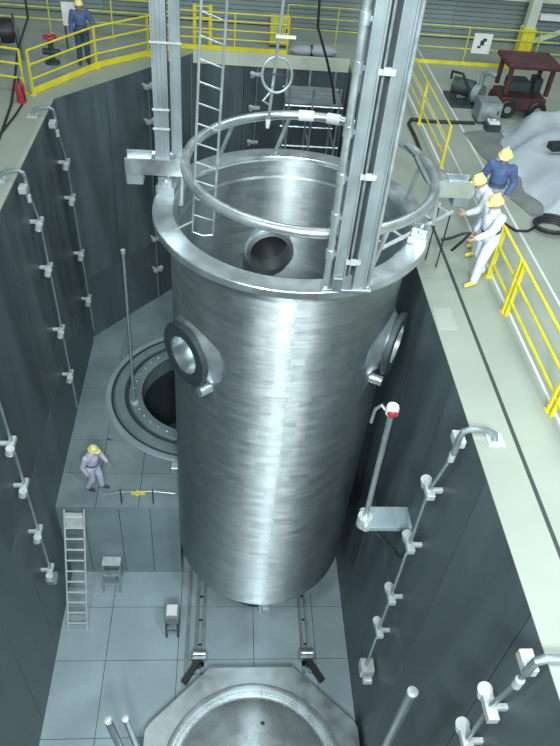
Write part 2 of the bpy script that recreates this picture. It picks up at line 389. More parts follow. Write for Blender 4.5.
# far hall wall: horizontal siding planks under a pale girder
mb = MB(); mb.box((-9.6, 24.45, -0.4), (13.0, 24.7, 3.0)); hw = obj('wall_hall', mb, 'joint', base=(1.7, 24.5, -0.4), kind='structure'); tag(hw, 'grey hall wall of horizontal siding planks behind the railings', 'wall')
mm = MB(); mm.box((-1.41, -0.03, 0), (1.41, 0.0, 0.125)); pme = mm.mesh('siding_plank', 0.006); pme.materials.append(M['siding'])
for r in range(9):
    for k in range(8):
        piece('siding_plank', pme, hw, (-9.6+2.825*(k+0.5)-1.7, 24.45-24.5, 0.4+0.02+r*0.14))
mb = MB(); mb.box((-9.6, 24.15, 1.32), (13.0, 24.44, 2.2)); tag(obj('trim_3', mb, 'pale', base=(1.7, 24.4, 1.32), kind='structure', bevel=0.01), 'pale green girder across the top of the hall wall', 'girder')

# ------------------------------------------------------------------ the vessel
ve = thing('steel_vessel', (VX, VY, VB), 'huge open brushed stainless cylinder standing in the middle of the pit', 'vessel')
prof = [(0, VB), (1.55, VB), (1.85, VB+0.03), (2.03, VB+0.13), (2.10, VB+0.30), (VR, VB+0.50), (VR, VB+0.56)]
z = VB+0.5
for zs in (-6.6, -4.4, -2.9, -0.2):          # girth seams between the shell courses
    prof += [(VR, zs-0.06), (VR, zs-0.015), (VR-0.004, zs), (VR, zs+0.015), (VR, zs+0.06)]
prof += [(VR, 0.85), (VR, 0.93)]
ri = VR-0.12
prof += [(ri, 0.93), (ri, 0.62), (ri-0.03, 0.58), (ri-0.03, VB+0.35), (1.7, VB+0.14), (0, VB+0.12)]
mb = MB(); mb.lathe([(r, zz) for r, zz in prof], 128, (VX, VY, 0)); shell = obj('shell', mb, 'vessel', ve)
NOZ = [((-0.788, -0.616, 0), -1.18, 0.50), ((0.890, -0.456, 0), -1.10, 0.50), ((-0.1, 0.995, 0), -1.10, 0.57)]
for d, zc, rb in NOZ:
    d = Vector(d).normalized(); c = Vector((VX, VY, zc))
    cu = MB(); cu.lathe([(0, 1.5), (rb-0.12, 1.5), (rb-0.12, 2.6), (0, 2.6)], 48, c, d); cuo = obj('cutter', cu, 'vessel')
    w = wloc(shell); boolean_cut(shell, cuo)
for i, (d, zc, rb) in enumerate(NOZ):
    d = Vector(d).normalized(); c = Vector((VX, VY, zc)); bore = rb-0.12
    nz = MB(); ext = 2.36
    nz.lathe([(bore, 1.92), (bore, ext-0.10), (rb, ext-0.10), (rb-0.02, ext-0.22), (rb+0.02, 2.20), (rb+0.10, 2.12), (rb+0.24, 2.03), (rb+0.05, 1.95)], 64, c, d, closed=True)
    no = obj('nozzle', nz, 'flange', ve)
    f = MB(); f.lathe([(bore, ext-0.12), (rb+0.10, ext-0.12), (rb+0.12, ext-0.10), (rb+0.12, ext-0.02), (rb+0.10, ext), (bore+0.02, ext), (bore, ext-0.02)], 64, c, d, closed=True)
    obj('nozzle_flange', f, 'dark', no)
    b = MB(); b.lathe([(bore-0.003, 1.97), (bore-0.003, ext-0.01), (bore-0.018, ext-0.01), (bore-0.018, 1.97)], 48, c, d, closed=True); obj('bore_sleeve', b, 'polish', no)
    if i < 2:                                   # blanking disc set deep in the bore
        b = MB(); b.lathe([(0, 2.0), (bore-0.02, 2.0), (bore-0.02, 2.03), (0, 2.03)], 40, c, d); obj('bore_disc', b, 'tube', no)
    else:
        b = MB(); b.lathe([(0, ext-0.08), (bore-0.02, ext-0.08), (bore-0.02, ext-0.04), (0, ext-0.04)], 40, c, d); obj('bore_disc', b, 'black', no)  # black cover added, its colour stands in for shade in the open bore
        l = MB(); l.lathe([(bore-0.02, 1.82), (bore+0.06, 1.84), (bore+0.08, 1.90), (bore+0.06, 1.97), (bore-0.02, 1.97)], 48, c, d, closed=True); obj('inner_lip', l, 'polish', no)
    # little lifting pad below each side nozzle
    if i < 2:
        side = Vector((0,0,1)).cross(d).normalized() * (1 if i == 0 else -1)
        pc = c + d*2.17 + side*0.42*(1 if i == 0 else 1) + Vector((0,0,-0.62))
        b = MB(); b.tube([pc - d*0.1, pc + d*0.14], 0.10, 16); obj('small_nozzle', b, 'tube', ve)
fm = MB(); fm.lathe([(2.06, 0.80), (2.20, 0.80), (2.38, 0.84), (2.42, 0.87), (2.42, 0.985), (2.405, 1.0), (2.07, 1.0), (2.06, 0.985)], 128, (VX, VY, 0), closed=True)
fl_ = obj('rim_flange', fm, 'flange', ve)
mb = MB(); mb.tube([(VX-0.02, VY-2.02, VB+0.13), (VX-0.02, VY-2.10, VB-0.06)], 0.07, 14); mb.obox((VX+0.1, VY-2.02, VB+0.02), (0.16, 0.16, 0.12)); obj('drain_fitting', mb, 'tube', ve)
mb = MB(); mb.lathe([(0.85, ZF+0.0), (1.0, ZF+0.0), (1.0, ZF+0.1), (0.9, ZF+0.12), (0.9, VB-0.1), (0.95, VB), (0.85, VB)], 48, (VX, VY, 0), closed=True); obj('support_skirt', mb, 'dark', ve)
def lug(ang, name, mat):
    a = math.radians(ang); d = Vector((math.cos(a), math.sin(a), 0)); t = Vector((-d.y, d.x, 0)); c = Vector((VX, VY, 1.0)) + d*2.25
    mb = MB(); mb.obox(c + Vector((0,0,0.07)), (0.34, 0.30, 0.14), d, t); mb.obox(c + Vector((0,0,0.20)) + t*0.09, (0.26, 0.04, 0.2), d, t); mb.obox(c + Vector((0,0,0.20)) - t*0.09, (0.26, 0.04, 0.2), d, t)
    mb.tube([c + t*0.16 + Vector((0,0,0.22)), c - t*0.16 + Vector((0,0,0.22))], 0.035, 10)
    obj(name, mb, mat, ve, bevel=0.006)
for a in (-22, 168): lug(a, 'lifting_lug', 'flange')
# seal plate seen on the rim next to the mast foot
a0 = math.radians(-72)

# ------------------------------------------------------------------ lifting ring above the rim
TX, TY, TZ, TR = 1.44, 10.90, 1.83, 2.09
lr = thing('lifting_ring', (TX, TY, 1.0), 'tubular steel lifting ring with outrigger arms standing above the vessel rim', 'lifting ring')
mb = MB(); mb.tube([(TX+TR*math.cos(2*PI*k/72), TY+TR*math.sin(2*PI*k/72), TZ) for k in range(72)], 0.085, 14, closed=True); ringo = obj('ring_tube', mb, 'flange', lr)
for k, a0 in enumerate((14, 40, 96, 128, 300)):
    a = math.radians(a0); p = Vector((TX+TR*math.cos(a), TY+TR*math.sin(a), TZ))
    q = Vector((VX+2.18*math.cos(a), VY+2.18*math.sin(a), 1.0))
    mb = MB(); mb.tube([q, p], 0.038, 10); po = obj('post', mb, 'tube', lr)
    mb = MB(); mb.obox(q + Vector((0,0,0.015)), (0.2, 0.2, 0.03), (math.cos(a), math.sin(a), 0), (-math.sin(a), math.cos(a), 0)); obj('foot_plate', mb, 'flange', po)
for a0, a1 in ((70, 77), (84, 92)):                               # pale sleeves on the back of the ring
    mb = MB(); mb.tube([(TX+TR*math.cos(math.radians(a)), TY+TR*math.sin(math.radians(a)), TZ) for a in (a0, (a0+a1)/2, a1)], 0.10, 14); obj('sleeve', mb, 'white', lr)
def arm(xa, xb, y, label_side):
    mb = MB(); s = 1 if xb > xa else -1
    mb.box((min(xa,xb), y-0.02, TZ-0.10), (max(xa,xb), y+0.30, TZ-0.07)); mb.box((min(xa,xb), y-0.03, TZ-0.22), (max(xa,xb), y, TZ+0.06)); mb.box((min(xa,xb), y+0.28, TZ-0.22), (max(xa,xb), y+0.31, TZ+0.06))
    ar = obj('outrigger_arm', mb, 'flange', lr, bevel=0.005)
    mb = MB(); mb.box((xb-0.28 if s > 0 else xb, y-0.01, TZ-0.42), (xb if s > 0 else xb+0.28, y+0.27, TZ-0.12)); obj('end_block', mb, 'mast', ar, bevel=0.02)
    mb = MB(); mb.tube([(xa+s*0.08, y-0.04, TZ+0.02), (xa+s*0.08, y+0.34, TZ+0.02)], 0.10, 18); obj('pin', mb, 'tube', ar)
    mb = MB(); mb.tube([(xa+s*0.02, y+0.05, TZ-0.1), (xa+s*0.05, y-0.05, 1.10)], 0.05, 10); obj('hanger_link', mb, 'flange', ar)
arm(TX-TR-0.02, -1.62, 10.78, 'left'); arm(TX+TR+0.02, 4.15, 10.50, 'right')

# ------------------------------------------------------------------ masts and hanging gear
lm = thing('guide_mast', (-0.95, 11.0, 1.86), 'grey steel guide mast of two channels rising from the left arm of the ring', 'mast')
def channel(mb, x0, x1, y0, y1, z0, z1, t=0.025):
    mb.box((x0+t, y0+0.02, z0), (x1-t, y0+0.02+t, z1)); mb.box((x0, y0, z0), (x0+t, y1, z1)); mb.box((x1-t, y0, z0), (x1, y1, z1))
mb = MB(); channel(mb, -1.13, -0.90, 10.88, 11.10, 1.86, 8.5); obj('wide_channel', mb, 'mast', lm)
mb = MB(); mb.box((-1.04, 10.865, 1.86), (-0.99, 10.90, 8.5)); obj('guide_rib', mb, 'mast', lm)
mb = MB(); channel(mb, -0.86, -0.70, 10.88, 11.06, 1.86, 8.5); obj('narrow_channel', mb, 'mast', lm)
mb = MB(); mb.tube([(-0.78, 10.94, 1.86), (-0.78, 10.94, 8.5)], 0.04, 10); obj('cable_pipe', mb, 'tube', lm)
for zz in (2.35, 2.66, 3.66, 4.9, 6.1):
    mb = MB(); mb.box((-1.15, 10.845, zz), (-0.68 if zz > 3 else -0.88, 10.865, zz+0.03)); obj('tie_band', mb, 'clamp', lm)
mb = MB(); mb.box((-1.2, 10.8, 1.80), (-0.62, 11.15, 1.86)); obj('foot_plate', mb, 'flange', lm)

rm = thing('guide_mast', (1.9, 8.64, 1.0), 'tall grey twin channel mast standing on the right front of the vessel rim', 'mast')
mb = MB(); mb.tube([(1.57, 8.62, 1.04), (1.55, 8.62, 8.5)], 0.055, 12); lt = obj('stand_pipe', mb, 'tube', rm)
for zz in (1.55, 2.15, 2.75, 3.4, 4.2, 4.75, 5.6):
    mb = MB(); mb.tube([(1.567, 8.62, zz), (1.565, 8.62, zz+0.14)], 0.072, 12); mb.box((1.57, 8.59, zz+0.04), (1.68, 8.65, zz+0.1)); obj('pipe_clamp', mb, 'tube', lt)
mb = MB(); channel(mb, 1.65, 1.83, 8.55, 8.72, 1.03, 8.5); obj('wide_channel', mb, 'mast', rm)
mb = MB(); mb.tube([(1.90, 8.66, 1.2), (1.895, 8.66, 8.5)], 0.022, 8); obj('cable_rod', mb, 'tube', rm)
mb = MB(); channel(mb, 1.97, 2.16, 8.55, 8.72, 1.03, 8.5); obj('wide_channel', mb, 'mast', rm)
mb = MB(); mb.tube([(2.21, 8.62, 1.05), (2.20, 8.62, 8.5)], 0.035, 10); obj('edge_pipe', mb, 'tube', rm)
mb = MB(); mb.box((1.83, 8.69, 1.3), (1.97, 8.71, 8.5)); obj('web_plate', mb, 'dark', rm)
for zz in (1.5, 2.85, 4.22, 5.6):
    mb = MB(); mb.box((1.80, 8.52, zz), (2.02, 8.55, zz+0.07)); mb.box((1.86, 8.49, zz+0.01), (1.95, 8.53, zz+0.10)); obj('cross_bar', mb, 'clamp', rm)
mb = MB(); mb.box((1.50, 8.53, 1.0), (2.26, 8.75, 1.04)); mb.box((1.66, 8.51, 1.04), (1.80, 8.55, 1.25)); obj('foot_plate', mb, 'flange', rm, bevel=0.004)
# clamp that holds the mast to the ring
mb = MB(); mb.box((1.60, 8.72, 1.70), (2.10, 8.90, 1.74)); mb.box((1.60, 8.72, 1.92), (2.10, 8.90, 1.96)); obj('ring_clamp', mb, 'clamp', rm)

# thin ladder hanging into the vessel
hl = thing('ladder', (-0.30, 10.3, 0.9), 'narrow light metal ladder hanging into the vessel at its left side', 'ladder')
# ladder is lowered over the inside of the rim
def ladder_parts(root, a, b, side, rungs, r=0.02, rr=0.014, first=0.03, mat='tube'):
    a = Vector(a); b = Vector(b); s = Vector(side)
    for q in (a, a+s):
        mb = MB(); mb.tube([q, q+(b-a)], r, 8); obj('side_rail', mb, mat, root)
    for k in range(rungs):
        t = first + (1-2*first)*k/(rungs-1); p = a.lerp(b, t); mb = MB(); mb.tube([p, p+s], rr, 6); obj('rung', mb, mat, root)
ladder_parts(hl, (-0.49, 10.05, 1.15), (-0.26, 9.95, 7.0), (0.33, 0.02, -0.11), 19)
mb = MB(); mb.tube([(-0.49, 10.05, 1.15), (-0.50, 10.06, 1.0), (-0.33, 10.08, 0.92), (-0.16, 10.07, 0.95), (-0.16, 10.07, 1.05)], 0.016, 6); mb.tube([(-0.49, 10.05, 1.2), (-0.82, 10.05, 1.01)], 0.016, 6); obj('stay', mb, 'tube', hl)

# rod with a hoop
hr = thing('hanging_rod', (0.78, 11.5, 2.2), 'thin pale rod with a wire hoop hanging over the back of the ring', 'rod')
mb = MB(); mb.tube([(0.71, 11.5, 2.30), (0.95, 11.5, 6.5)], 0.026, 8); obj('rod', mb, 'tube', hr)
mb = MB(); mb.tube([(0.71, 11.5, 2.34), (0.705, 11.5, 2.20)], [0.045, 0.03], 10); obj('end_nub', mb, 'white', hr)
mb = MB(); mb.tube([(0.80+0.24*math.cos(2*PI*k/28), 11.46+0.06*math.sin(2*PI*k/28), 3.10+0.26*math.sin(2*PI*k/28)) for k in range(28)], 0.022, 8, closed=True); ho = obj('hoop', mb, 'tube', hr)
mb = MB(); mb.tube([(0.56, 11.46, 3.1), (1.04, 11.46, 3.1)], 0.012, 6); obj('spoke', mb, 'dark', ho)
mb = MB(); mb.tube([(0.74, 11.48, 2.85), (0.60, 11.44, 2.68), (0.73, 11.5, 2.58)], 0.02, 6); obj('hook', mb, 'tube', hr)
mb = MB(); mb.box((0.74, 11.44, 3.66), (1.05, 11.48, 3.70)); obj('tie_band', mb, 'white', hr)

# gangway ladder laid from the deck onto the rim
gl = thing('gangway_ladder', (2.8, 10.0, 1.05), 'light metal ladder laid flat from the right deck onto the vessel rim', 'ladder')
ladder_parts(gl, (1.95, 9.12, 1.08), (4.02, 10.82, 1.16), (-0.17, 0.26, 0.0), 7, 0.035, 0.022, mat='clamp')
mb = MB(); mb.tube([(3.99, 10.80, 0.0), (3.99, 10.80, 1.13)], 0.014, 8); mb.tube([(3.84, 11.04, 0.0), (3.84, 11.04, 1.13)], 0.014, 8); obj('stand', mb, 'black', gl)

# cable guide chute and hoses from the mast to the deck
def arc(p, q, lift, n=14):
    p = Vector(p); q = Vector(q); return [p.lerp(q, t/n) + lift*4*(t/n)*(1-t/n)*Vector((0,0,1)) for t in range(n+1)]
mb = MB()
pts = [(2.45, 10.0, 2.75), (2.75, 10.3, 2.62), (3.02, 10.5, 2.35), (3.22, 10.55, 2.05), (3.40, 10.6, 1.80)]
for i in range(len(pts)-1): mb.beam(pts[i], pts[i+1], 0.16, 0.05)
cg = obj('cable_chute', mb, 'mast', base=(3.4, 10.6, 1.8)); tag(cg, 'grey curved cable chute sloping from the tall mast to the right arm', 'cable chute')
mb = MB(); mb.tube([(4.62, 14.9, 0.03), (4.63, 15.3, 0.04), (4.66, 16.3, 0.04), (4.64, 17.2, 0.04), (4.75, 17.45, 0.05), (5.2, 17.42, 0.04), (6.0, 17.45, 0.04), (6.44, 17.48, 0.04)], 0.045, 10)
tag(obj('hose', mb, 'black', base=(4.66, 16, 0)), 'black hose bent across the deck by the far yellow railing', 'hose')
mb = MB(); mb.tube([(4.72, 14.5, 0.03), (5.0, 14.3, 0.05), (5.25, 14.35, 0.05), (5.6, 14.15, 0.05), (5.9, 13.8, 0.05)], 0.05, 10)
tag(obj('hose', mb, 'black', base=(5.2, 14.3, 0)), 'short black hose lying behind the man bending at the rim', 'hose')
hc = thing('hose_coil', (6.75, 12.35, 0), 'coiled black hose on the deck right of the workers', 'hose')
mb = MB(); mb.tube([(6.75+(0.30+0.012*k/6)*math.cos(k*0.35), 12.35+(0.24+0.01*k/6)*math.sin(k*0.35), 0.03+0.0022*k) for k in range(60)], 0.03, 8); obj('coil', mb, 'black', hc)
mb = MB(); mb.tube([(6.42, 12.35, 0.05), (6.2, 12.2, 0.03), (5.95, 12.2, 0.03), (5.80, 12.45, 0.03), (5.72, 12.85, 0.03)], 0.028, 8); obj('hose_tail', mb, 'black', hc)

# ------------------------------------------------------------------ pit furniture on the walls
def conduit(foot, normal, along, y_top, zs, zlow, label, hooked=True, size=1.0, off=0.22, dt=0.0):
    """a pipe run down the wall, standing off on clamps; foot = (x, y) on the wall, normal into the pit"""
    n = Vector((*normal, 0)); t = Vector((*along, 0)); b = Vector((*foot, 0))
    root = thing('pipe_run', (b.x, b.y, zlow), label, 'pipe', 'pipe runs on the pit walls')
    mb = MB(); mb.tube([b + n*off + t*dt + Vector((0,0,y_top)), b + n*off + Vector((0,0,zs[0])), b + n*off + Vector((0,0,zlow))], 0.032*size, 10); obj('pipe', mb, 'pipe', root)
    if hooked:
        mb = MB(); q = b + n*off + t*dt
        mb.tube([q + Vector((0,0,y_top)), q + Vector((0,0,0.06)), q - n*0.02 + Vector((0,0,0.17)), q - n*0.10 + Vector((0,0,0.22)), q - n*0.36 + Vector((0,0,0.20)), q - n*0.48 + Vector((0,0,0.13)), q - n*0.52 + Vector((0,0,0.02))], 0.05*size, 10)
        obj('gooseneck', mb, 'pipe', root)
        mb = MB(); mb.obox(q - n*0.52 + Vector((0,0,0.012)), (0.24, 0.24, 0.025), n, t); obj('foot_plate', mb, 'clamp', root)
        mb = MB(); mb.obox(q - n*0.05 + Vector((0,0,-0.12)) + t*0.12, (0.16, 0.26*size, 0.14), n, t); mb.tube([q + t*0.02 + Vector((0,0,-0.30)), q + t*0.02 + Vector((0,0,-0.48))], 0.055*size, 12); obj('valve_box', mb, 'clamp', root, bevel=0.01)
    for zz in zs:
        q = b + Vector((0,0,zz))
        mb = MB(); mb.obox(q + n*off*0.5, (off, 0.07*size, 0.09*size), n, t); mb.obox(q + n*(off+0.0) , (0.14*size, 0.34*size, 0.12*size), n, t)
        cl = obj('clamp', mb, 'clamp', root, bevel=0.006)
        mb = MB(); mb.tube([q + n*(off-0.02) + t*0.20*size + Vector((0,0,-0.12*size)), q + n*(off+0.02) + t*0.20*size + Vector((0,0,0.06*size))], 0.095*size, 14); obj('knob', mb, 'clamp', cl)
    return root
conduit((XR, 6.82), (-1, 0), (0, 1), -0.3, (-1.6, -3.14, -4.9, -6.24), -7.9, 'clamped pipe run on the right wall beside the bracket shelf', size=0.95, dt=-0.34)
conduit((XR, 3.36), (-1, 0), (0, 1), -0.1, (-1.4, -2.5, -4.6, -6.0), -8.8, 'clamped pipe run on the right wall at the bottom corner', size=1.0, dt=-0.15)
conduit((XL, 13.75), (1, 0), (0, -1), -0.2, (-1.19, -2.39, -4.24, -5.77), -7.0, 'clamped pipe run on the left wall nearer the bare deck edge', size=0.85, dt=0.4)
conduit((XL, 16.95), (1, 0), (0, -1), -0.2, (-1.37, -2.37, -4.1, -5.69), -6.9, 'clamped pipe run on the left wall beside the slanting corner', size=0.85, dt=0.45)
conduit((XL, 9.2), (1, 0), (0, -1), -0.1, (-3.35, -4.65, -6.29, -7.86), -8.1, 'clamped pipe run on the left wall beside the ladder', size=0.9)
cn = Vector((CH1[1]-CH0[1], -(CH1[0]-CH0[0]))).normalized(); ct = Vector((CH1[0]-CH0[0], CH1[1]-CH0[1])).normalized()
cf = Vector(CH0).lerp(Vector(CH1), 0.60)
conduit((cf.x, cf.y), tuple(cn), tuple(ct), -0.3, (-0.4, -1.4, -2.4, -5.3, -6.5), -7.6, 'clamped pipe run on the slanting corner wall left of the mast', hooked=False, size=0.8)
conduit((0.9, YB), (0, -1), (-1, 0), -0.25, (-0.4, -1.4, -2.5), -6, 'clamped pipe run on the back wall behind the hoop', hooked=False, size=0.75)
# end box of the right-hand run
mbx = [o for o in C.objects if o.name.startswith('pipe_run')]
mb = MB(); mb.box((XR-0.34, 6.68, -8.15), (XR-0.04, 7.0, -7.85)); mb.tube([(XR-0.30, 6.58, -8.05), (XR-0.1, 6.58, -8.05)], 0.09, 12); obj('end_box', mb, 'clamp', mbx[0], bevel=0.02)
mb = MB(); mb.box((XL+0.1, 9.05, -8.30), (XL+0.32, 9.32, -8.12)); obj('end_box', mb, 'tube', mbx[4], bevel=0.02)

for k in (2, 3, 4): lean(mbx[k])

# shelf bracket with its pole
sh = thing('wall_shelf', (XR, 7.6, -3.45), 'light steel shelf bracketed to the right wall with a diagonal brace', 'shelf')
mb = MB(); mb.box((2.80, 7.40, -3.48), (XR, 7.86, -3.45)); mb.box((2.80, 7.38, -3.55), (XR, 7.40, -3.45)); obj('shelf_plate', mb, 'floor', sh, bevel=0.004)
mb = MB(); mb.beam((2.86, 7.46, -3.5), (XR, 7.46, -4.55), 0.05, 0.05); obj('brace', mb, 'dark', sh)
mb = MB(); mb.tube([(2.76, 7.58, -3.62), (2.76, 7.58, -3.36)], 0.14, 18); mb.tube([(2.76, 7.36, -3.47), (2.76, 7.8, -3.47)], 0.07, 12); obj('bearing', mb, 'clamp', sh)
sp = thing('handle_pole', (2.76, 7.58, -3.36), 'grey pole with a red and white cap standing on the wall shelf', 'pole')
mb = MB(); mb.tube([(2.76, 7.58, -3.36), (2.735, 7.6, -0.62)], 0.048, 12); obj('pole', mb, 'tube', sp)
mb = MB(); mb.lathe([(0.09, -0.02), (0.105, 0.0), (0.105, 0.12), (0.09, 0.16), (0.0, 0.16)], 20, (2.735, 7.6, -0.64)); mb.lathe([(0, -0.02), (0.09, -0.02)], 20, (2.735, 7.6, -0.64)); cap = obj('cap', mb, 'white', sp)
mb = MB(); mb.ell((2.73, 7.53, -0.58), (0.085, 0.06, 0.085)); obj('red_button', mb, 'red', cap)
mb = MB(); mb.tube([(2.735, 7.62, -0.72), (2.60, 7.75, -0.62), (2.52, 7.78, -0.75), (2.50, 7.78, -1.05)], 0.03, 8); obj('hook', mb, 'tube', sp)

mb = MB(); mb.tube([(-2.47, 14.7, ZP), (-2.42, 14.7, -2.5)], 0.045, 10); sp2 = obj('sounding_pole', mb, 'tube', base=(-2.47, 14.7, ZP)); tag(sp2, 'thin upright pole standing on the collar of the round opening', 'pole')
mb = MB(); mb.lathe([(0.12, 0.06), (0.12, 0.14), (0.05, 0.16)], 12, (-2.47, 14.7, ZP)); obj('pole_foot', mb, 'clamp', sp2)
mb = MB(); mb.lathe([(0.06, 0), (0.06, 0.1), (0, 0.12)], 10, (-2.42, 14.7, -2.55)); obj('pole_tip', mb, 'clamp', sp2)
# ------------------------------------------------------------------ pit floor furniture
ld = thing('ladder', (-3.6, 9.9, ZF), 'light metal ladder leaning from the pit floor to the platform edge', 'ladder')
ladder_parts(ld, (-3.84, 9.25, ZF), (-3.83, 10.86, ZP+0.1), (0.49, 0, 0), 11, 0.028, 0.024, 0.06, 'clamp')
mb = MB(); mb.obox((-3.585, 10.72, ZP-0.17), (0.42, 0.03, 0.42), (1,0,0), None, (0, 0.46, 0.88)); obj('top_plate', mb, 'clamp', ld)
st = thing('step_stool', (-2.83, 10.65, ZF), 'small grey step stool standing against the platform face', 'stool')
for x in (-3.06, -2.6):
    mb = MB(); mb.beam((x, 10.35, ZF), (x, 10.75, ZF+0.85), 0.04, 0.04); mb.beam((x, 10.95, ZF), (x, 10.8, ZF+0.85), 0.04, 0.04); obj('side_frame', mb, 'mast', st)
for zz, y in ((0.27, 10.47), (0.55, 10.6)):
    mb = MB(); mb.box((-3.06, y-0.07, ZF+zz), (-2.6, y+0.09, ZF+zz+0.03)); obj('step', mb, 'tube', st)
mb = MB(); mb.box((-3.08, 10.66, ZF+0.85), (-2.58, 10.93, ZF+0.88)); obj('top_step', mb, 'clamp', st)
bx = thing('control_box', (-1.05, 9.2, ZF), 'pale control box on a dark stand beside the left floor rails', 'box')
mb = MB(); mb.box((-1.25, 9.0, ZF+0.75), (-0.88, 9.4, ZF+1.1)); cb = obj('box', mb, 'mast', bx, bevel=0.015)
mb = MB(); mb.box((-1.20, 9.05, ZF+1.1), (-0.93, 9.35, ZF+1.13)); obj('cover', mb, 'white', cb)
for x in (-1.22, -0.92):
    for y in (9.03, 9.36):
        mb = MB(); mb.box((x-0.025, y-0.025, ZF), (x+0.025, y+0.025, ZF+0.75)); obj('leg', mb, 'dark', bx)
for zz in (0.25, 0.5):
    mb = MB(); mb.box((-1.22, 9.01, ZF+zz), (-0.92, 9.05, ZF+zz+0.04)); obj('rung', mb, 'tube', bx)

def floor_rails(x0, x1, label, extra=None):
    r = thing('floor_track', ((x0+x1)/2, 9.3, ZF), label, 'track', 'floor tracks under the vessel')
    for x in (x0, x1) + ((extra,) if extra else ()):
        mb = MB(); mb.box((x-0.045, 8.0, ZF), (x+0.045, 13.2, ZF+0.02)); mb.box((x-0.018, 8.0, ZF+0.02), (x+0.018, 13.2, ZF+0.08)); mb.box((x-0.035, 8.0, ZF+0.08), (x+0.035, 13.2, ZF+0.12)); obj('rail', mb, 'mast', r)
    for y in (8.8, 9.5, 10.2):
        mb = MB(); mb.box((x0-0.03, y-0.03, ZF+0.001), (x1+0.03, y+0.03, ZF+0.025)); obj('sleeper', mb, 'dark', r)
    return r
floor_rails(-0.42, -0.24, 'left floor track of steel rails running from under the vessel', -0.66)
floor_rails(2.40, 2.56, 'right floor track of steel rails running from under the vessel')
def stop(x, s, label):
    r = thing('rail_stop', (x, 8.2, ZF), label, 'rail stop')
    mb = MB(); mb.box((x-0.2, 8.28, ZF+0.12), (x+0.2, 8.50, ZF+0.30)); mb.tube([(x-0.16, 8.4, ZF+0.34), (x+0.16, 8.4, ZF+0.34)], 0.08, 12); obj('buffer', mb, 'tube', r, bevel=0.01)
    mb = MB(); mb.beam((x, 8.3, ZF+0.2), (x+s*0.38, 7.75, ZF+0.1), 0.14, 0.16); obj('chock', mb, 'black', r)
    mb = MB(); mb.box((x-0.12, 8.15, ZF), (x+0.12, 8.4, ZF+0.12)); obj('base', mb, 'dark', r)
stop(-0.33, -1, 'dark rail stop with a roller at the end of the left track')
stop(2.48, 1, 'dark rail stop with a roller at the end of the right track')

# octagonal lid
OX, OY, OZ = 1.0, 5.38, -10.3
li = thing('vessel_lid', (OX, OY, ZF), 'shiny octagonal steel lid with a round dished centre on the pit floor', 'lid')
H_, Q_ = 2.53, 1.05
octo = [(-Q_, H_), (-H_, 1.12), (-H_, -1.12), (-Q_, -H_), (Q_, -H_), (H_, -1.12), (H_, 1.12), (Q_, H_)]
mm = MB(); n = 96; R0 = 2.1; iv = []; ov = []
for k in range(n):
    a = 2*PI*k/n; d = Vector((math.cos(a), math.sin(a))); best = 9
    for i in range(8):
        p, q = Vector(octo[i]), Vector(octo[(i+1)%8]); e = q-p; den = d.x*e.y-d.y*e.x
        if abs(den) > 1e-9:
            t = (p.x*e.y-p.y*e.x)/den; u = (p.x*d.y-p.y*d.x)/den
            if t > 0 and -1e-6 <= u <= 1+1e-6: best = min(best, t)
    iv.append((d.x*R0, d.y*R0)); ov.append((d.x*best, d.y*best))
def loop(pts, zz): return [mm.b.verts.new((OX+x, OY+y, zz)) for x, y in pts]
a1, b1, a2, b2 = loop(iv, OZ), loop(ov, OZ), loop(iv, OZ-0.14), loop(ov, OZ-0.14)
for k in range(n):
    j = (k+1) % n
    for f in ((a1[k], b1[k], b1[j], a1[j]), (a2[k], a2[j], b2[j], b2[k]), (b1[k], b2[k], b2[j], b1[j]), (a1[k], a1[j], a2[j], a2[k])): mm.b.faces.new(f)
obj('plate', mm, 'flange', li)
mb = MB(); mb.lathe([(2.12, -0.02), (2.12, 0.03), (2.04, 0.06), (1.94, 0.05), (1.90, -0.03), (1.86, -0.03), (1.80, 0.05), (1.6, 0.16), (1.3, 0.27), (0.9, 0.37), (0.45, 0.43), (0, 0.45)], 96, (OX, OY, OZ)); obj('dished_head', mb, 'dome', li, sharp=50)
mb = MB(); mb.lathe([(0.05, 0), (0.05, 0.08), (0.03, 0.1), (0, 0.1)], 12, (OX+0.22, OY+1.05, OZ+0.26)); obj('plug', mb, 'dark', li)
mb = MB(); mb.lathe([(1.9, ZF), (1.9, OZ-0.14), (1.8, OZ-0.14), (1.8, ZF)], 64, (OX, OY, 0), closed=True); obj('base_ring', mb, 'dark', li)

def post(x, y, ztop, r, label, lean=(0, 0)):
    p = thing('guide_post', (x, y, OZ), label, 'post')
    mb = MB(); mb.tube([(x, y, OZ), (x+lean[0], y+lean[1], ztop)], r, 16); obj('pipe', mb, 'pipe', p)
    mb = MB(); mb.lathe([(r+0.006, -0.04), (r+0.006, 0.0), (r*0.5, 0.02), (0, 0.02)], 16, (x+lean[0], y+lean[1], ztop)); obj('end_cap', mb, 'clamp', p)
    mb = MB(); mb.lathe([(r+0.14, 0), (r+0.14, 0.03), (r, 0.03)], 16, (x, y, OZ)); obj('foot_plate', mb, 'tube', p)
post(3.2, 4.60, -3.9, 0.085, 'thick grey guide post with a capped end by the lower right wall')
post(-1.32, 4.85, -6.8, 0.075, 'left one of two short grey guide posts in the near corner', (-0.61, 0.5))
post(-1.32, 5.40, -6.8, 0.065, 'right one of two short grey guide posts in the near corner', (-0.29, -0.02))

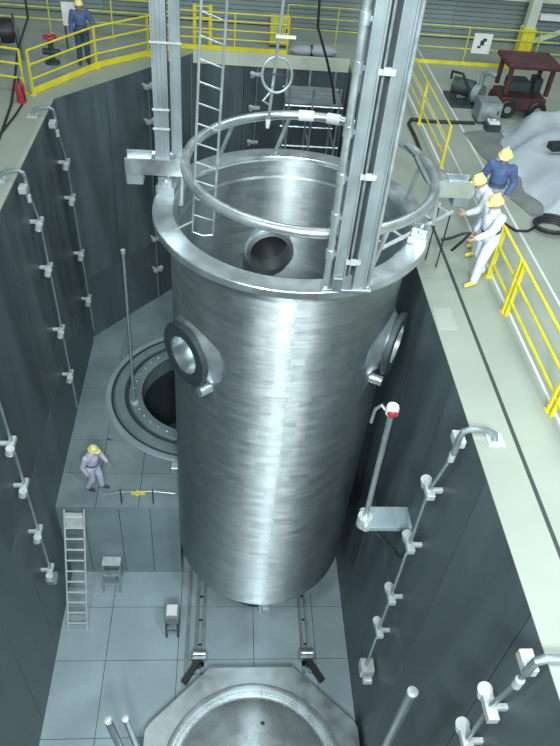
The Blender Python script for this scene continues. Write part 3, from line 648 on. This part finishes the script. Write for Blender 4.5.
# barrier and yellow mark on the platform
br = thing('pipe_barrier', (-2.0, 11.3, ZP), 'low thin pipe barrier along the front edge of the platform', 'barrier')
for x in (-2.43, -1.62):
    mb = MB(); mb.tube([(x, 11.15, ZP), (x, 11.15, ZP+0.55)], 0.02, 8); obj('post', mb, 'dark', br)
mb = MB(); mb.tube([(-2.9, 11.15, ZP+0.32), (-2.43, 11.15, ZP+0.45), (-1.62, 11.15, ZP+0.5), (-1.05, 11.15, ZP+0.42)], 0.014, 6); obj('line', mb, 'tube', br)
ym = MB(); ym.box((-2.22, 11.40, ZP+0.001), (-1.86, 11.50, ZP+0.035)); ym.box((-2.10, 11.36, ZP+0.001), (-2.02, 11.54, ZP+0.05)); tag(obj('yellow_wedge', ym, 'yellow', base=(-2.05, 11.44, ZP), bevel=0.008), 'small yellow wedge lying on the platform right of the worker', 'wedge')
mb = MB(); mb.box((-1.24, 12.2, ZP), (-1.0, 12.43, ZP+0.14)); cr_ = obj('small_crate', mb, 'tube', base=(-1.12, 12.3, ZP), bevel=0.015); tag(cr_, 'small light metal crate on the platform beside the vessel', 'crate')
mb = MB(); mb.box((-1.22, 12.22, ZP+0.14), (-1.02, 12.41, ZP+0.165)); obj('crate_lid', mb, 'clamp', cr_)

# scaffold frame at the back right of the pit
sc = thing('scaffold', (2.6, 19.2, ZP), 'grey tube scaffold standing in the back right of the pit', 'scaffold')
for x in (1.7, 2.35, 3.08):
    for y in (18.9, 20.2):
        mb = MB(); mb.tube([(x, y, ZP), (x, y, 0.15)], 0.035, 8); obj('upright', mb, 'tube', sc)
for zz in (-6, -4.2, -2.6, -1.5, -0.35):
    for y in (18.9, 20.2):
        mb = MB(); mb.tube([(1.6, y, zz), (3.2, y, zz)], 0.03, 8); obj('ledger', mb, 'tube', sc)
    for x in (1.7, 2.35, 3.08):
        mb = MB(); mb.tube([(x, 18.8, zz), (x, 20.3, zz)], 0.03, 8); obj('transom', mb, 'tube', sc)
for zz in (-2.57, -0.32):
    for k in range(4):
        mb = MB(); mb.box((1.62, 18.95+k*0.31, zz), (3.16, 19.22+k*0.31, zz+0.04)); obj('plank', mb, 'mast', sc)
mb = MB(); mb.tube([(2.23, 19.4, 3.6), (2.3, 19.2, 1.6), (2.61, 19.0, 0.86), (2.85, 19.0, 0.2), (3.0, 19.0, -0.45), (3.05, 19.0, -1.3)], 0.035, 8); tag(obj('cable', mb, 'black', base=(3.05, 19, -1.3)), 'black cable hanging down onto the scaffold at the back of the pit', 'cable')
wb = thing('wrapped_bundle', (2.45, 21.75, 0), 'pale wrapped bundle lying on the deck behind the scaffold', 'bundle')
mb = MB(); mb.ell((2.25, 21.85, 0.14), (0.40, 0.2, 0.14), 16, 8); mb.ell((2.8, 21.85, 0.16), (0.5, 0.22, 0.16), 16, 8); obj('wrapping', mb, 'tarp', wb)
mb = MB(); mb.lathe([(0.17, -0.03), (0.17, 0.03), (0.13, 0.03), (0.13, -0.03)], 16, (2.5, 21.85, 0.15), (1, 0, 0), closed=True); obj('strap', mb, 'dark', wb)

# ------------------------------------------------------------------ railings
def railing(name, pts, label, hs=(0.38, 0.72, 1.06), spacing=1.9, kick=True, mat='yellow', post_w=0.06, r=0.024, z0=0.0, ends=True, group='yellow railings round the deck', kick_h=0.14):
    pts = [Vector((*p, z0)) for p in pts]; mid = pts[len(pts)//2]
    root = thing(name, tuple(pts[0]), label, 'railing', group)
    for i in range(len(pts)-1):
        p, q = pts[i], pts[i+1]; L = (q-p).length; n = max(1, round(L/spacing)); a = (q-p).normalized(); s = Vector((-a.y, a.x, 0))
        for k in range(n+1):
            if i and k == 0: continue
            b = p.lerp(q, k/n); mb = MB(); mb.beam(b, b + Vector((0,0,hs[-1])), post_w, post_w*0.6, a)
            mb.obox(b + Vector((0,0,0.008)), (0.12, 0.12, 0.016), a, s); obj('post', mb, mat, root)
        for h in hs:
            mb = MB(); mb.tube([p + Vector((0,0,h)), q + Vector((0,0,h))], r, 8); obj('rail', mb, mat, root)
        if kick:
            mb = MB(); mb.obox((p+q)/2 + Vector((0,0,kick_h/2+0.01)), (L, 0.012, kick_h), a, s); obj('kick_plate', mb, mat, root)
    return root
# near right: flat twin posts
nr = railing('railing', [(4.93, 10.55), (4.93, 9.5), (4.93, 7.1), (4.93, 4.7), (4.93, 2.3)], 'bright yellow railing on the right deck beside the white overalls', kick=False, spacing=3, post_w=0.09, r=0.028, hs=(0.30, 0.68, 1.06))
for y in (9.38, 6.98, 4.58):
    mb = MB(); mb.beam((4.93, y, 0), (4.93, y, 1.08), 0.06, 0.04, (0,1,0)); obj('post', mb, 'yellow', nr)
mb = MB(); mb.tube([(4.93, 10.55, 1.06), (4.93, 10.72, 1.03), (4.93, 10.82, 0.87), (4.93, 10.72, 0.70), (4.93, 10.55, 0.68)], 0.028, 8); obj('end_loop', mb, 'yellow', nr)
railing('railing', [(4.93, 14.75), (4.93, 17.3), (4.93, 19.8), (4.93, 21.9)], 'yellow railing running away along the right deck behind the hose', kick=False, spacing=2.5, mat='yellow', r=0.02)
railing('railing', [(4.93, 22.0), (7.2, 22.0), (9.4, 22.0), (12.5, 22.0)], 'faded yellow railing with a bright kick plate behind the maroon machine', hs=(0.45, 0.78, 1.06), mat='old_yellow', r=0.02, kick=False)
mb = MB(); mb.box((4.93, 21.90, 0.0), (12.5, 21.93, 0.10)); obj('kick_plate', mb, 'yellow', [o for o in C.objects if o.get('label', '').startswith('faded yellow railing with a bright')][0])
railing('railing', [(-4.78, 17.72), (-3.52, 19.75), (-2.25, 20.95), (-1.5, 21.65)], 'yellow railing with a kick plate above the slanting corner wall', spacing=3, r=0.026, kick_h=0.16)
railing('railing', [(-1.45, 21.75), (0.2, 21.75), (1.75, 21.75)], 'yellow railing with a kick plate behind the thin hanging ladder', r=0.02, hs=(0.35, 0.6, 0.85, 1.06))
railing('railing', [(-4.98, 17.76), (-5.9, 17.95), (-8.5, 18.4)], 'yellow railing running left from the red extinguisher', r=0.026, spacing=1.2, kick=False)
railing('railing', [(-8.8, 22.4), (-5.2, 22.3), (-1.6, 22.3)], 'faded green yellow railing behind the man in blue', mat='old_yellow', kick=False, hs=(0.4, 0.72, 1.06), spacing=1.8)
railing('railing', [(1.8, 23.0), (4.9, 23.0)], 'faded railing behind the pale wrapped bundle', mat='old_yellow', kick=False, hs=(0.4, 0.72, 1.06), r=0.02)

ga = thing('yellow_gate', (-0.75, 22.1, 0), 'narrow yellow gate frame standing behind the hanging ladder', 'gate')
for x in (-0.98, -0.52):
    mb = MB(); mb.box((x-0.05, 22.05, 0), (x+0.05, 22.12, 1.15)); obj('post', mb, 'yellow', ga)
for zz in (0.4, 0.8, 1.1):
    mb = MB(); mb.tube([(-0.98, 22.08, zz), (-0.52, 22.08, zz)], 0.022, 8); obj('bar', mb, 'yellow', ga)
yc = thing('valve_cabinet', (1.55, 22.5, 0), 'yellow green valve cabinet behind the wire hoop', 'cabinet')
mb = MB(); mb.box((1.25, 22.35, 0.08), (1.85, 22.75, 0.85)); yb = obj('body', mb, 'old_yellow', yc, bevel=0.02)
mb = MB(); mb.box((1.29, 22.335, 0.14), (1.81, 22.35, 0.80)); yd = obj('door', mb, 'old_yellow', yc)
mb = MB(); mb.box((1.73, 22.31, 0.42), (1.77, 22.335, 0.56)); obj('handle', mb, 'dark', yd)
mb = MB(); mb.box((1.28, 22.38, 0), (1.82, 22.72, 0.08)); obj('plinth', mb, 'dark', yc)

# steel column with a yellow guard at the back right
co = thing('steel_column', (9.35, 22.9, 0), 'pale steel column with a yellow foot and a diagonal brace', 'column')
mb = MB(); mb.box((9.2, 22.8, 0.9), (9.5, 23.1, 6.0)); obj('shaft', mb, 'pale', co, bevel=0.01)
mb = MB(); mb.box((9.15, 22.75, 0), (9.55, 23.15, 0.92)); obj('guard', mb, 'yellow', co, bevel=0.01)
mb = MB(); mb.beam((9.5, 22.9, 0.5), (12.0, 22.9, 1.5), 0.12, 0.12); obj('brace', mb, 'pale', co)
mb = MB(); mb.box((9.6, 22.9, 1.15), (12.8, 23.1, 1.30)); obj('cross_member', mb, 'white', co)

# notice boards
nb = thing('notice_board', (7.63, 21.93, 0.3), 'white notice board with a dark mark on the back right railing', 'sign')
mb = MB(); mb.box((7.36, 21.92, 0.36), (7.92, 21.95, 0.93)); obj('board', mb, 'white', nb)
mb = MB(); mb.box((7.58, 21.91, 0.60), (7.70, 21.922, 0.74)); mb.box((7.64, 21.91, 0.72), (7.76, 21.922, 0.80)); mb.box((7.52, 21.91, 0.52), (7.62, 21.922, 0.58)); obj('mark', mb, 'dark', nb)
nb = thing('notice_sheet', (-4.28, 20.9, 0.85), 'white sheet hung on the rail left of the man in blue', 'sign')
mb = MB(); mb.box((-4.52, 20.88, 0.70), (-4.16, 20.90, 1.30)); obj('sheet', mb, 'white', nb)
mb = MB(); mb.box((-4.50, 20.89, 0.0), (-4.46, 20.93, 1.30)); obj('stand', mb, 'dark', nb)

# ------------------------------------------------------------------ deck equipment
ex = thing('fire_extinguisher', (-4.95, 17.25, 0), 'red fire extinguisher on the left deck below the railing corner', 'extinguisher')
mb = MB(); mb.lathe([(0, 0), (0.1, 0), (0.11, 0.02), (0.11, 0.40), (0.08, 0.47), (0.035, 0.50), (0, 0.50)], 20, (-4.95, 17.25, 0)); obj('cylinder', mb, 'red', ex)
mb = MB(); mb.box((-4.97, 17.20, 0.5), (-4.93, 17.30, 0.58)); mb.beam((-4.95, 17.2, 0.56), (-4.95, 17.08, 0.62), 0.03, 0.02); obj('valve_handle', mb, 'dark', ex)
mb = MB(); mb.tube([(-4.95, 17.16, 0.54), (-4.88, 17.10, 0.45), (-4.84, 17.12, 0.2), (-4.84, 17.13, 0.08)], 0.018, 6); obj('discharge_hose', mb, 'black', ex)
rv = thing('valve_stand', (-4.72, 19.95, 0), 'dark valve stand with a red handwheel behind the corner railing', 'valve')
mb = MB(); mb.lathe([(0.2, 0), (0.2, 0.04), (0.08, 0.06), (0.07, 0.5), (0.1, 0.52), (0.1, 0.56), (0.02, 0.58), (0.02, 0.70)], 16, (-4.72, 19.95, 0)); mb.tube([(-4.95, 19.95, 0.3), (-4.5, 19.95, 0.3)], 0.08, 12); obj('body', mb, 'dark', rv)
mb = MB(); mb.tube([(-4.72+0.16*math.cos(2*PI*k/20), 19.95+0.16*math.sin(2*PI*k/20), 0.68) for k in range(20)], 0.03, 8, closed=True); mb.box((-4.87, 19.93, 0.66), (-4.57, 19.97, 0.69)); obj('handwheel', mb, 'red', rv)
cbp = [(-5.2, 20.0, 3.2), (-5.22, 20.0, 1.1), (-5.4, 19.2, 0.55), (-5.35, 18.3, 0.10), (-5.15, 17.0, 0.03), (-5.05, 15.9, 0.03), (-4.98, 15.1, 0.03), (-5.05, 13.5, 0.03), (-5.3, 12.4, 0.03)]
mb = MB(); mb.tube(cbp, 0.03, 8); tag(obj('cable', mb, 'black', base=(-5, 15, 0)), 'black cable running down the left deck past the red extinguisher', 'cable')
mb = MB(); mb.tube([(-4.9, 17.05, 0.03), (-4.92, 16.4, 0.03), (-5.0, 15.5, 0.03), (-5.12, 14.4, 0.03), (-5.6, 13.3, 0.03)], 0.025, 8); tag(obj('cable', mb, 'black', base=(-5, 15.4, 0)), 'thin black cable starting at the foot of the red extinguisher', 'cable')
rl = thing('cable_reel', (-5.95, 20.4, 0), 'dark cable reel on a frame at the far left deck', 'reel')
mb = MB(); mb.lathe([(0.05, -0.24), (0.42, -0.24), (0.42, -0.20), (0.16, -0.20), (0.16, 0.20), (0.42, 0.20), (0.42, 0.24), (0.05, 0.24)], 28, (-5.95, 20.4, 0.62), (1, 0.3, 0), closed=True); obj('drum', mb, 'dark', rl)
mb = MB(); mb.lathe([(0.17, -0.18), (0.30, -0.18), (0.32, 0), (0.30, 0.18), (0.17, 0.18)], 28, (-5.95, 20.4, 0.62), (1, 0.3, 0), closed=True); obj('wound_cable', mb, 'black', rl)
for s in (-1, 1):
    q = Vector((-5.95, 20.4, 0)) + Vector((0.96, 0.29, 0))*0.3*s
    mb = MB(); mb.beam(q + Vector((0.1,-0.32,0)), q + Vector((0,0,0.66)), 0.05, 0.05); mb.beam(q + Vector((-0.1,0.32,0)), q + Vector((0,0,0.66)), 0.05, 0.05); obj('side_frame', mb, 'dark', rl)

# maroon machine
mc = thing('power_cart', (7.8, 18.5, 0), 'dark maroon roofed power cart on wheels at the back right deck', 'cart')
X0, X1, Y0, Y1 = 7.2, 8.42, 18.05, 18.95
mb = MB(); mb.box((X0, Y0, 0.20), (X1, Y1, 0.52)); bd = obj('body', mb, 'maroon', mc, bevel=0.03)
mb = MB(); mb.box((X0+0.25, Y0-0.02, 0.32), (X0+0.75, Y0, 0.52)); obj('front_grille', mb, 'dark', bd)
for k in range(3):
    mb = MB(); mb.box((X0+0.28, Y0-0.035, 0.35+k*0.055), (X0+0.72, Y0-0.018, 0.375+k*0.055)); obj('louvre', mb, 'maroon', bd)
for x in (X0+0.06, X1-0.06):
    for y in (Y0+0.06, Y1-0.06):
        mb = MB(); mb.box((x-0.05, y-0.05, 0.6), (x+0.05, y+0.05, 1.30)); obj('corner_post', mb, 'maroon', mc)
mb = MB(); mb.box((X0-0.1, Y0-0.12, 1.28), (X1+0.1, Y1+0.1, 1.40)); obj('roof', mb, 'maroon', mc, bevel=0.03)
mb = MB(); mb.box((X0+0.2, Y0+0.2, 0.62), (X0+0.75, Y1-0.2, 0.86)); mb.tube([(X0+0.95, 18.5, 0.6), (X0+0.95, 18.5, 0.9)], 0.11, 14); mb.box((X1-0.35, Y0+0.25, 0.62), (X1-0.15, Y1-0.25, 0.95)); obj('engine', mb, 'dark', mc, bevel=0.01)
for x in (X0+0.2, X1-0.2):
    for y in (Y0-0.02, Y1+0.02):
        mb = MB(); mb.lathe([(0.06, -0.06), (0.2, -0.07), (0.24, -0.04), (0.24, 0.04), (0.2, 0.07), (0.06, 0.06)], 20, (x, y, 0.24), (0, 1, 0)); wh = obj('wheel', mb, 'black', mc)
        mb = MB(); mb.lathe([(0, -0.08), (0.09, -0.08), (0.09, 0.08), (0, 0.08)], 12, (x, y, 0.24), (0, 1, 0)); obj('hub', mb, 'tube', wh)
# pump set
pu = thing('pump_set', (6.8, 19.0, 0), 'dark pump and pipe set on the deck left of the maroon cart', 'pump')
mb = MB(); mb.box((6.35, 18.5, 0), (7.3, 19.5, 0.08)); obj('base_frame', mb, 'dark', pu)
mb = MB(); mb.tube([(6.5, 19.25, 0.36), (7.0, 18.95, 0.36)], 0.22, 16); mo = obj('motor', mb, 'dark', pu)
mb = MB(); mb.box((6.62, 19.05, 0.08), (6.9, 19.2, 0.2)); obj('motor_foot', mb, 'mast', mo)
mb = MB(); mb.tube([(7.0, 18.8, 0.32), (7.14, 18.66, 0.32)], 0.26, 16); mb.tube([(7.08, 18.72, 0.5), (7.08, 18.72, 0.85), (7.2, 18.6, 0.95), (7.35, 18.5, 0.9)], 0.07, 10); obj('pump_casing', mb, 'mast', pu)
mb = MB(); mb.tube([(6.42, 19.3, 0.5), (6.35, 19.1, 0.75), (6.55, 18.8, 0.8), (6.75, 18.6, 0.5), (6.8, 18.5, 0.15)], 0.035, 8); obj('pipe', mb, 'black', pu)
pu.location.x -= 0.30
gb = thing('grey_cabinet', (6.8, 17.75, 0), 'grey metal cabinet on the deck in front of the maroon cart', 'cabinet')
mb = MB(); mb.box((6.5, 17.5, 0.06), (7.08, 18.05, 0.55)); gc = obj('body', mb, 'mast', gb, bevel=0.015)
mb = MB(); mb.box((6.53, 17.485, 0.1), (7.05, 17.5, 0.51)); dd = obj('door', mb, 'tube', gb)
mb = MB(); mb.box((6.97, 17.46, 0.26), (7.0, 17.485, 0.38)); obj('handle', mb, 'dark', dd)
mb = MB(); mb.box((6.52, 17.52, 0), (7.06, 18.03, 0.06)); obj('plinth', mb, 'dark', gb)
sb = thing('tool_box', (6.8, 17.15, 0), 'small pale toolbox on the deck at the end of the black hose', 'toolbox')
mb = MB(); mb.box((6.62, 17.0, 0), (6.98, 17.3, 0.2)); obj('body', mb, 'dark', sb, bevel=0.01)
mb = MB(); mb.box((6.66, 17.02, 0.2), (6.94, 17.28, 0.26)); obj('lid', mb, 'white', sb, bevel=0.01)
mb = MB(); mb.tube([(6.72, 17.15, 0.26), (6.72, 17.15, 0.33), (6.88, 17.15, 0.33), (6.88, 17.15, 0.26)], 0.014, 6); obj('handle', mb, 'dark', sb)
# tarpaulin heap
ta = thing('covered_load', (8.6, 15.8, 0), 'long load under a pale blue tarpaulin at the right edge of the deck', 'covered load')
mb = MB(); nx, ny = 26, 40; grid = []
PX = [(7.45, 10.3), (7.55, 10.4)]
for j in range(ny+1):
    v = j/ny; y = 12.9+4.45*v; xl = 6.90 + 0.7*max(0, v-0.55) + 0.5*max(0, 0.25-v) + 0.18*math.sin(v*9)+0.10*math.sin(v*21); row = []
    for i in range(nx+1):
        u = i/nx; x = xl + (10.6-xl)*u
        e = min(1, u/0.22, (1-u)/0.2+0.02, v/0.12+0.02, (1-v)/0.12+0.02); e = max(0, e)
        h = 0.78*(e*e*(3-2*e))*(0.85+0.15*math.cos(v*5+u*2)) + 0.03*math.sin(u*23+v*11) + 0.035*math.sin(v*27-u*9)*e
        row.append(mb.b.verts.new((x, y, max(0.015, h))))
    grid.append(row)
for j in range(ny):
    for i in range(nx): mb.b.faces.new((grid[j][i], grid[j][i+1], grid[j+1][i+1], grid[j+1][i]))
obj('tarpaulin', mb, 'tarp', ta, sharp=80)
mb = MB(); mb.obox((7.75, 14.7, 0.76), (0.4, 0.26, 0.16), (1, 0.2, 0)); obj('strap_ratchet', mb, 'black', ta, bevel=0.02)
mb = MB(); mb.box((7.6, 13.3, 0), (10.3, 17.0, 0.12)); obj('pallet', mb, 'dark', ta)
ta.location.x -= 0.30
mb = MB(); mb.prism([(6.0, 16.9), (7.0, 17.3), (7.3, 13.0), (6.5, 12.85), (6.25, 13.6), (6.45, 14.6), (6.15, 15.6)], 0.001, 0.02); tag(obj('floor_mat', mb, 'matting', base=(7.4, 15.5, 0)), 'dark floor matting spread under the edge of the tarpaulin', 'mat')

# ------------------------------------------------------------------ people
def remeshed(mb, name, voxel, smooth=3):
    me = mb.mesh(name); o = bpy.data.objects.new('tmp', me); C.objects.link(o)
    md = o.modifiers.new('r', 'REMESH'); md.mode = 'VOXEL'; md.voxel_size = voxel; md.use_smooth_shade = True
    ms = o.modifiers.new('s', 'SMOOTH'); ms.iterations = smooth; ms.factor = 0.5
    dg = bpy.context.evaluated_depsgraph_get(); dg.update()
    out = bpy.data.meshes.new_from_object(o.evaluated_get(dg)); out.name = name
    bpy.data.objects.remove(o); out.polygons.foreach_set('use_smooth', [True]*len(out.polygons))
    return out
def person(loc, face, label, J, top, bottom, boot, group='workers in yellow helmets', curl=0.5, head_yaw=0.0, head_pitch=0.0):
    """J: joints in the person's own frame (x to the person's right, y forward, z up)"""
    root = thing('person', loc, label, 'person', group, rz=face)
    V = {k: Vector(v) for k, v in J.items()}
    def add(name, me, mat, parent=root):
        o = bpy.data.objects.new(name, me); C.objects.link(o); o.parent = parent; me.materials.clear(); me.materials.append(M[mat]); return o
    head_q = Quaternion((0,0,1), head_yaw) @ Quaternion((1,0,0), head_pitch)
    hc_ = V['head']; neck = V['neck']; pel = V['pelvis']; chest = V['chest']
    # ---- body: one continuous skin surface
    b = MB()
    b.ell(hc_, (0.074, 0.092, 0.112), 16, 12, head_q); b.ell(hc_ + head_q @ Vector((0, 0.028, -0.06)), (0.052, 0.062, 0.055), 12, 8, head_q)
    b.ell(hc_ + head_q @ Vector((0, 0.098, -0.018)), (0.013, 0.02, 0.024), 8, 6, head_q)
    for s in (-1, 1): b.ell(hc_ + head_q @ Vector((0.076*s, -0.005, -0.01)), (0.012, 0.022, 0.032), 8, 6, head_q)
    b.capsule(neck, 0.062, hc_ + Vector((0,0,-0.05)), 0.056)
    b.capsule(pel, 0.125, chest, 0.135); b.capsule(V['shoulder_l']*0.6+chest*0.4, 0.09, V['shoulder_r']*0.6+chest*0.4, 0.09); b.capsule(chest, 0.12, neck, 0.07)
    hands = []
    for s, sg in (('l', -1), ('r', 1)):
        sh_, el, wr = V['shoulder_'+s], V['elbow_'+s], V['wrist_'+s]
        b.capsule(chest.lerp(sh_, 0.6), 0.08, sh_, 0.062); b.capsule(sh_, 0.058, el, 0.044); b.capsule(el, 0.043, wr, 0.029)
        hip, kn, an = V['hip_'+s], V['knee_'+s], V['ankle_'+s]
        b.capsule(hip, 0.092, kn, 0.060); b.capsule(kn, 0.058, an, 0.040)
        toe = an + Vector((0.02*sg, 0.17, -0.045)); b.capsule(an + Vector((0,-0.03,-0.04)), 0.04, toe, 0.032)
        # hand
        d = (wr-el).normalized(); up = Vector((0,0,1)); pn = d.cross(Vector((1,0,0))*sg)
        if pn.length < 0.2: pn = d.cross(up)
        pn.normalize(); w = d.cross(pn).normalized()        # w across the palm
        if w.dot(Vector((0,1,0))) < 0: w = -w                # thumb side forward
        inw = Vector((-sg,0,0)); inw = (inw - d*inw.dot(d)); inw = inw.normalized() if inw.length > 0.1 else pn
        w = d.cross(inw).normalized(); w = w if w.y >= 0 else -w
        pc = wr + d*0.055
        R = Matrix((w, inw, d)).transposed().to_quaternion(); b.capsule(wr - d*0.01, 0.028, wr + d*0.02, 0.03)
        b.ell(pc, (0.042, 0.019, 0.055), 12, 8, R)
        for k, (off, ln) in enumerate(((0.030, 0.075), (0.010, 0.083), (-0.010, 0.077), (-0.029, 0.060))):
            p = pc + d*0.038 + w*off; dd_ = d.copy(); seg = (0.45, 0.32, 0.26)
            for q, fr in enumerate(seg):
                ang = curl*(0.5 if q == 0 else 0.9)*(1+0.12*k); ax = dd_.cross(inw).normalized(); dd_ = Quaternion(ax, ang) @ dd_
                p2 = p + dd_*ln*fr; b.capsule(p, 0.0098-0.0008*q, p2, 0.0092-0.0008*q, 8); p = p2
        p = wr + d*0.025 + w*0.028
        for fr, mix in ((0.038, 0.75), (0.03, 0.35), (0.024, 0.1)):
            dd_ = (d*(1-mix) + w*mix + inw*0.35).normalized(); p2 = p + dd_*fr; b.capsule(p, 0.0115, p2, 0.0105, 8); p = p2
    body = add('body', remeshed(b, 'body', 0.0075, 2), 'skin')
    # face
    f = MB()
    for s in (-1, 1): f.ell(hc_ + head_q @ Vector((0.030*s, 0.084, 0.004)), (0.012, 0.008, 0.008), 8, 6, head_q)
    add('eyes', f.mesh('eyes'), 'eye'); f = MB(); f.ell(hc_ + head_q @ Vector((0, 0.088, -0.062)), (0.022, 0.008, 0.007), 10, 6, head_q); add('mouth', f.mesh('mouth'), 'lip')
    f = MB(); f.ell(hc_ + head_q @ Vector((0, -0.022, 0.012)), (0.082, 0.086, 0.102), 14, 10, head_q); add('hair', f.mesh('hair'), 'hair')
    # helmet: shell with brim and crest
    f = MB(); top_ = hc_ + head_q @ Vector((0, 0, 0.028)); prof = [(0.120*math.cos(a), 0.125*math.sin(a)) for a in [PI/2*k/9 for k in range(10)]]
    f.lathe([(0.112, -0.012), (0.138, -0.008), (0.136, 0.002), (0.120, 0.006)] + prof[1:-1] + [(0, 0.125)], 28, (0,0,0)); f.ell((0, 0.125, -0.006), (0.085, 0.06, 0.008), 14, 4); f.obox((0,0,0.118), (0.03, 0.16, 0.022))
    me = f.mesh('helmet'); me.transform(Matrix.Translation(top_) @ head_q.to_matrix().to_4x4()); hm = add('helmet', me, 'helmet')
    # jacket
    c = MB(); e = 0.024
    c.capsule(pel + Vector((0,0,-0.02)), 0.140+e, chest, 0.145+e); c.capsule(V['shoulder_l']*0.62+chest*0.38, 0.09+e, V['shoulder_r']*0.62+chest*0.38, 0.09+e); c.capsule(chest, 0.125+e, chest.lerp(neck, 0.8), 0.075+e)
    for s in ('l', 'r'):
        sh_, el, wr = V['shoulder_'+s], V['elbow_'+s], V['wrist_'+s]
        c.capsule(chest.lerp(sh_, 0.6), 0.085+e, sh_, 0.066+e); c.capsule(sh_, 0.062+e, el, 0.050+e); c.capsule(el, 0.049+e, el.lerp(wr, 0.93), 0.034+e*0.7)
    jk = add('jacket', remeshed(c, 'jacket', 0.013, 3), top)
    c = MB(); c.capsule(pel + Vector((0,0,-0.03)), 0.148+e, pel + Vector((0,0,0.06)), 0.138+e)
    for s in ('l', 'r'):
        hip, kn, an = V['hip_'+s], V['knee_'+s], V['ankle_'+s]
        c.capsule(hip, 0.096+e, kn, 0.068+e); c.capsule(kn, 0.067+e, an + Vector((0,0,0.02)), 0.052+e)
    add('trousers', remeshed(c, 'trousers', 0.013, 3), bottom)
    c = MB(); u = (chest-pel).normalized(); c.lathe([(0.166, -0.025), (0.176, -0.02), (0.176, 0.02), (0.166, 0.025)], 28, pel + u*0.12, u); add('belt', c.mesh('belt'), 'navy')
    for s, sg in (('l', -1), ('r', 1)):
        an = V['ankle_'+s]; c = MB(); toe = an + Vector((0.02*sg, 0.18, -0.045))
        c.capsule(an + Vector((0,-0.03,-0.035)), 0.052, toe, 0.042); c.capsule(an + Vector((0,0,0.05)), 0.056, an + Vector((0,0,-0.02)), 0.058)
        add('boot', remeshed(c, 'boot', 0.012, 2), boot)
    return root
def pose(**kw):
    J = dict(head=(0, 0.03, 1.61), neck=(0, 0, 1.46), chest=(0, 0, 1.26), pelvis=(0, 0, 0.96), shoulder_l=(-0.20, 0, 1.40), shoulder_r=(0.20, 0, 1.40),
             elbow_l=(-0.27, -0.02, 1.12), elbow_r=(0.27, -0.02, 1.12), wrist_l=(-0.27, 0.10, 0.88), wrist_r=(0.27, 0.10, 0.88),
             hip_l=(-0.10, 0, 0.90), hip_r=(0.10, 0, 0.90), knee_l=(-0.11, 0.03, 0.50), knee_r=(0.11, 0.03, 0.50), ankle_l=(-0.12, 0, 0.09), ankle_r=(0.12, 0, 0.09))
    J.update(kw); return J
# the white-clad man by the rail, reaching towards the gangway
person((4.66, 10.45, 0), math.radians(112), 'worker in white overalls and yellow helmet standing by the railing end holding a black hose',
       pose(head=(0, 0.10, 1.60), neck=(0, 0.06, 1.46), chest=(0, 0.04, 1.26), pelvis=(0, -0.02, 0.96), shoulder_l=(-0.20, 0.06, 1.39), shoulder_r=(0.19, 0.02, 1.40),
            elbow_l=(-0.30, 0.28, 1.22), wrist_l=(-0.22, 0.50, 1.10), elbow_r=(0.28, -0.04, 1.12), wrist_r=(0.29, 0.06, 0.88),
            knee_l=(-0.12, 0.12, 0.50), ankle_l=(-0.13, 0.16, 0.09), knee_r=(0.10, 0.0, 0.50), ankle_r=(0.12, -0.20, 0.09)),
       'overall', 'overall', 'yellow_boot', head_pitch=-0.25)
person((4.88, 11.40, 0), math.radians(105), 'worker in white overalls bending forward behind the gangway ladder',
       pose(head=(0.02, 0.34, 1.50), neck=(0, 0.24, 1.40), chest=(0, 0.16, 1.22), pelvis=(0, -0.06, 0.96), shoulder_l=(-0.20, 0.22, 1.34), shoulder_r=(0.20, 0.20, 1.34),
            elbow_l=(-0.27, 0.36, 1.10), wrist_l=(-0.22, 0.58, 1.02), elbow_r=(0.28, 0.30, 1.08), wrist_r=(0.22, 0.54, 1.00),
            hip_l=(-0.10, -0.06, 0.90), hip_r=(0.10, -0.06, 0.90), knee_l=(-0.11, 0.08, 0.50), ankle_l=(-0.12, 0.08, 0.09), ankle_r=(0.12, -0.12, 0.09)),
       'overall', 'overall', 'yellow_boot', head_pitch=-0.35)
person((5.27, 12.22, 0), math.radians(150), 'worker in a blue jacket and yellow helmet standing behind the white overalls',
       pose(elbow_l=(-0.30, -0.02, 1.12), wrist_l=(-0.24, 0.12, 0.92), elbow_r=(0.30, -0.02, 1.12), wrist_r=(0.24, 0.14, 0.94)), 'blue', 'trouser', 'boot', head_pitch=-0.2)
person((-3.17, 11.62, ZP), math.radians(-112), 'worker in pale lavender overalls walking on the pit platform',
       pose(head=(0, 0.12, 1.58), neck=(0, 0.07, 1.44), chest=(0, 0.05, 1.25), pelvis=(0, -0.02, 0.95), elbow_l=(-0.28, 0.10, 1.14), wrist_l=(-0.20, 0.32, 1.02), elbow_r=(0.27, -0.08, 1.13), wrist_r=(0.28, 0.02, 0.88),
            knee_l=(-0.10, 0.12, 0.51), ankle_l=(-0.11, 0.14, 0.09), knee_r=(0.10, 0.02, 0.50), ankle_r=(0.10, -0.14, 0.10)), 'lavender', 'lavender', 'boot', head_pitch=-0.2)
pb = person((-3.9, 20.1, 0), math.radians(-165), 'worker in a blue jacket behind the corner railing on the far left deck',
       pose(elbow_l=(-0.33, 0.06, 1.14), wrist_l=(-0.30, 0.26, 1.05)), 'blue', 'navy', 'boot')
pb.scale = (0.92, 0.92, 0.92)
# black cable held by the white-clad man
mb = MB(); mb.tube([(4.05, 10.42, 0.62), (4.12, 10.3, 0.85), (4.25, 10.3, 1.06), (4.10, 10.28, 1.05), (3.95, 10.3, 0.95), (3.80, 10.38, 0.85)], 0.025, 8)
tag(obj('hand_hose', mb, 'black', base=(4.05, 10.42, 0.62)), 'short black hose held by the worker at the railing end', 'hose')
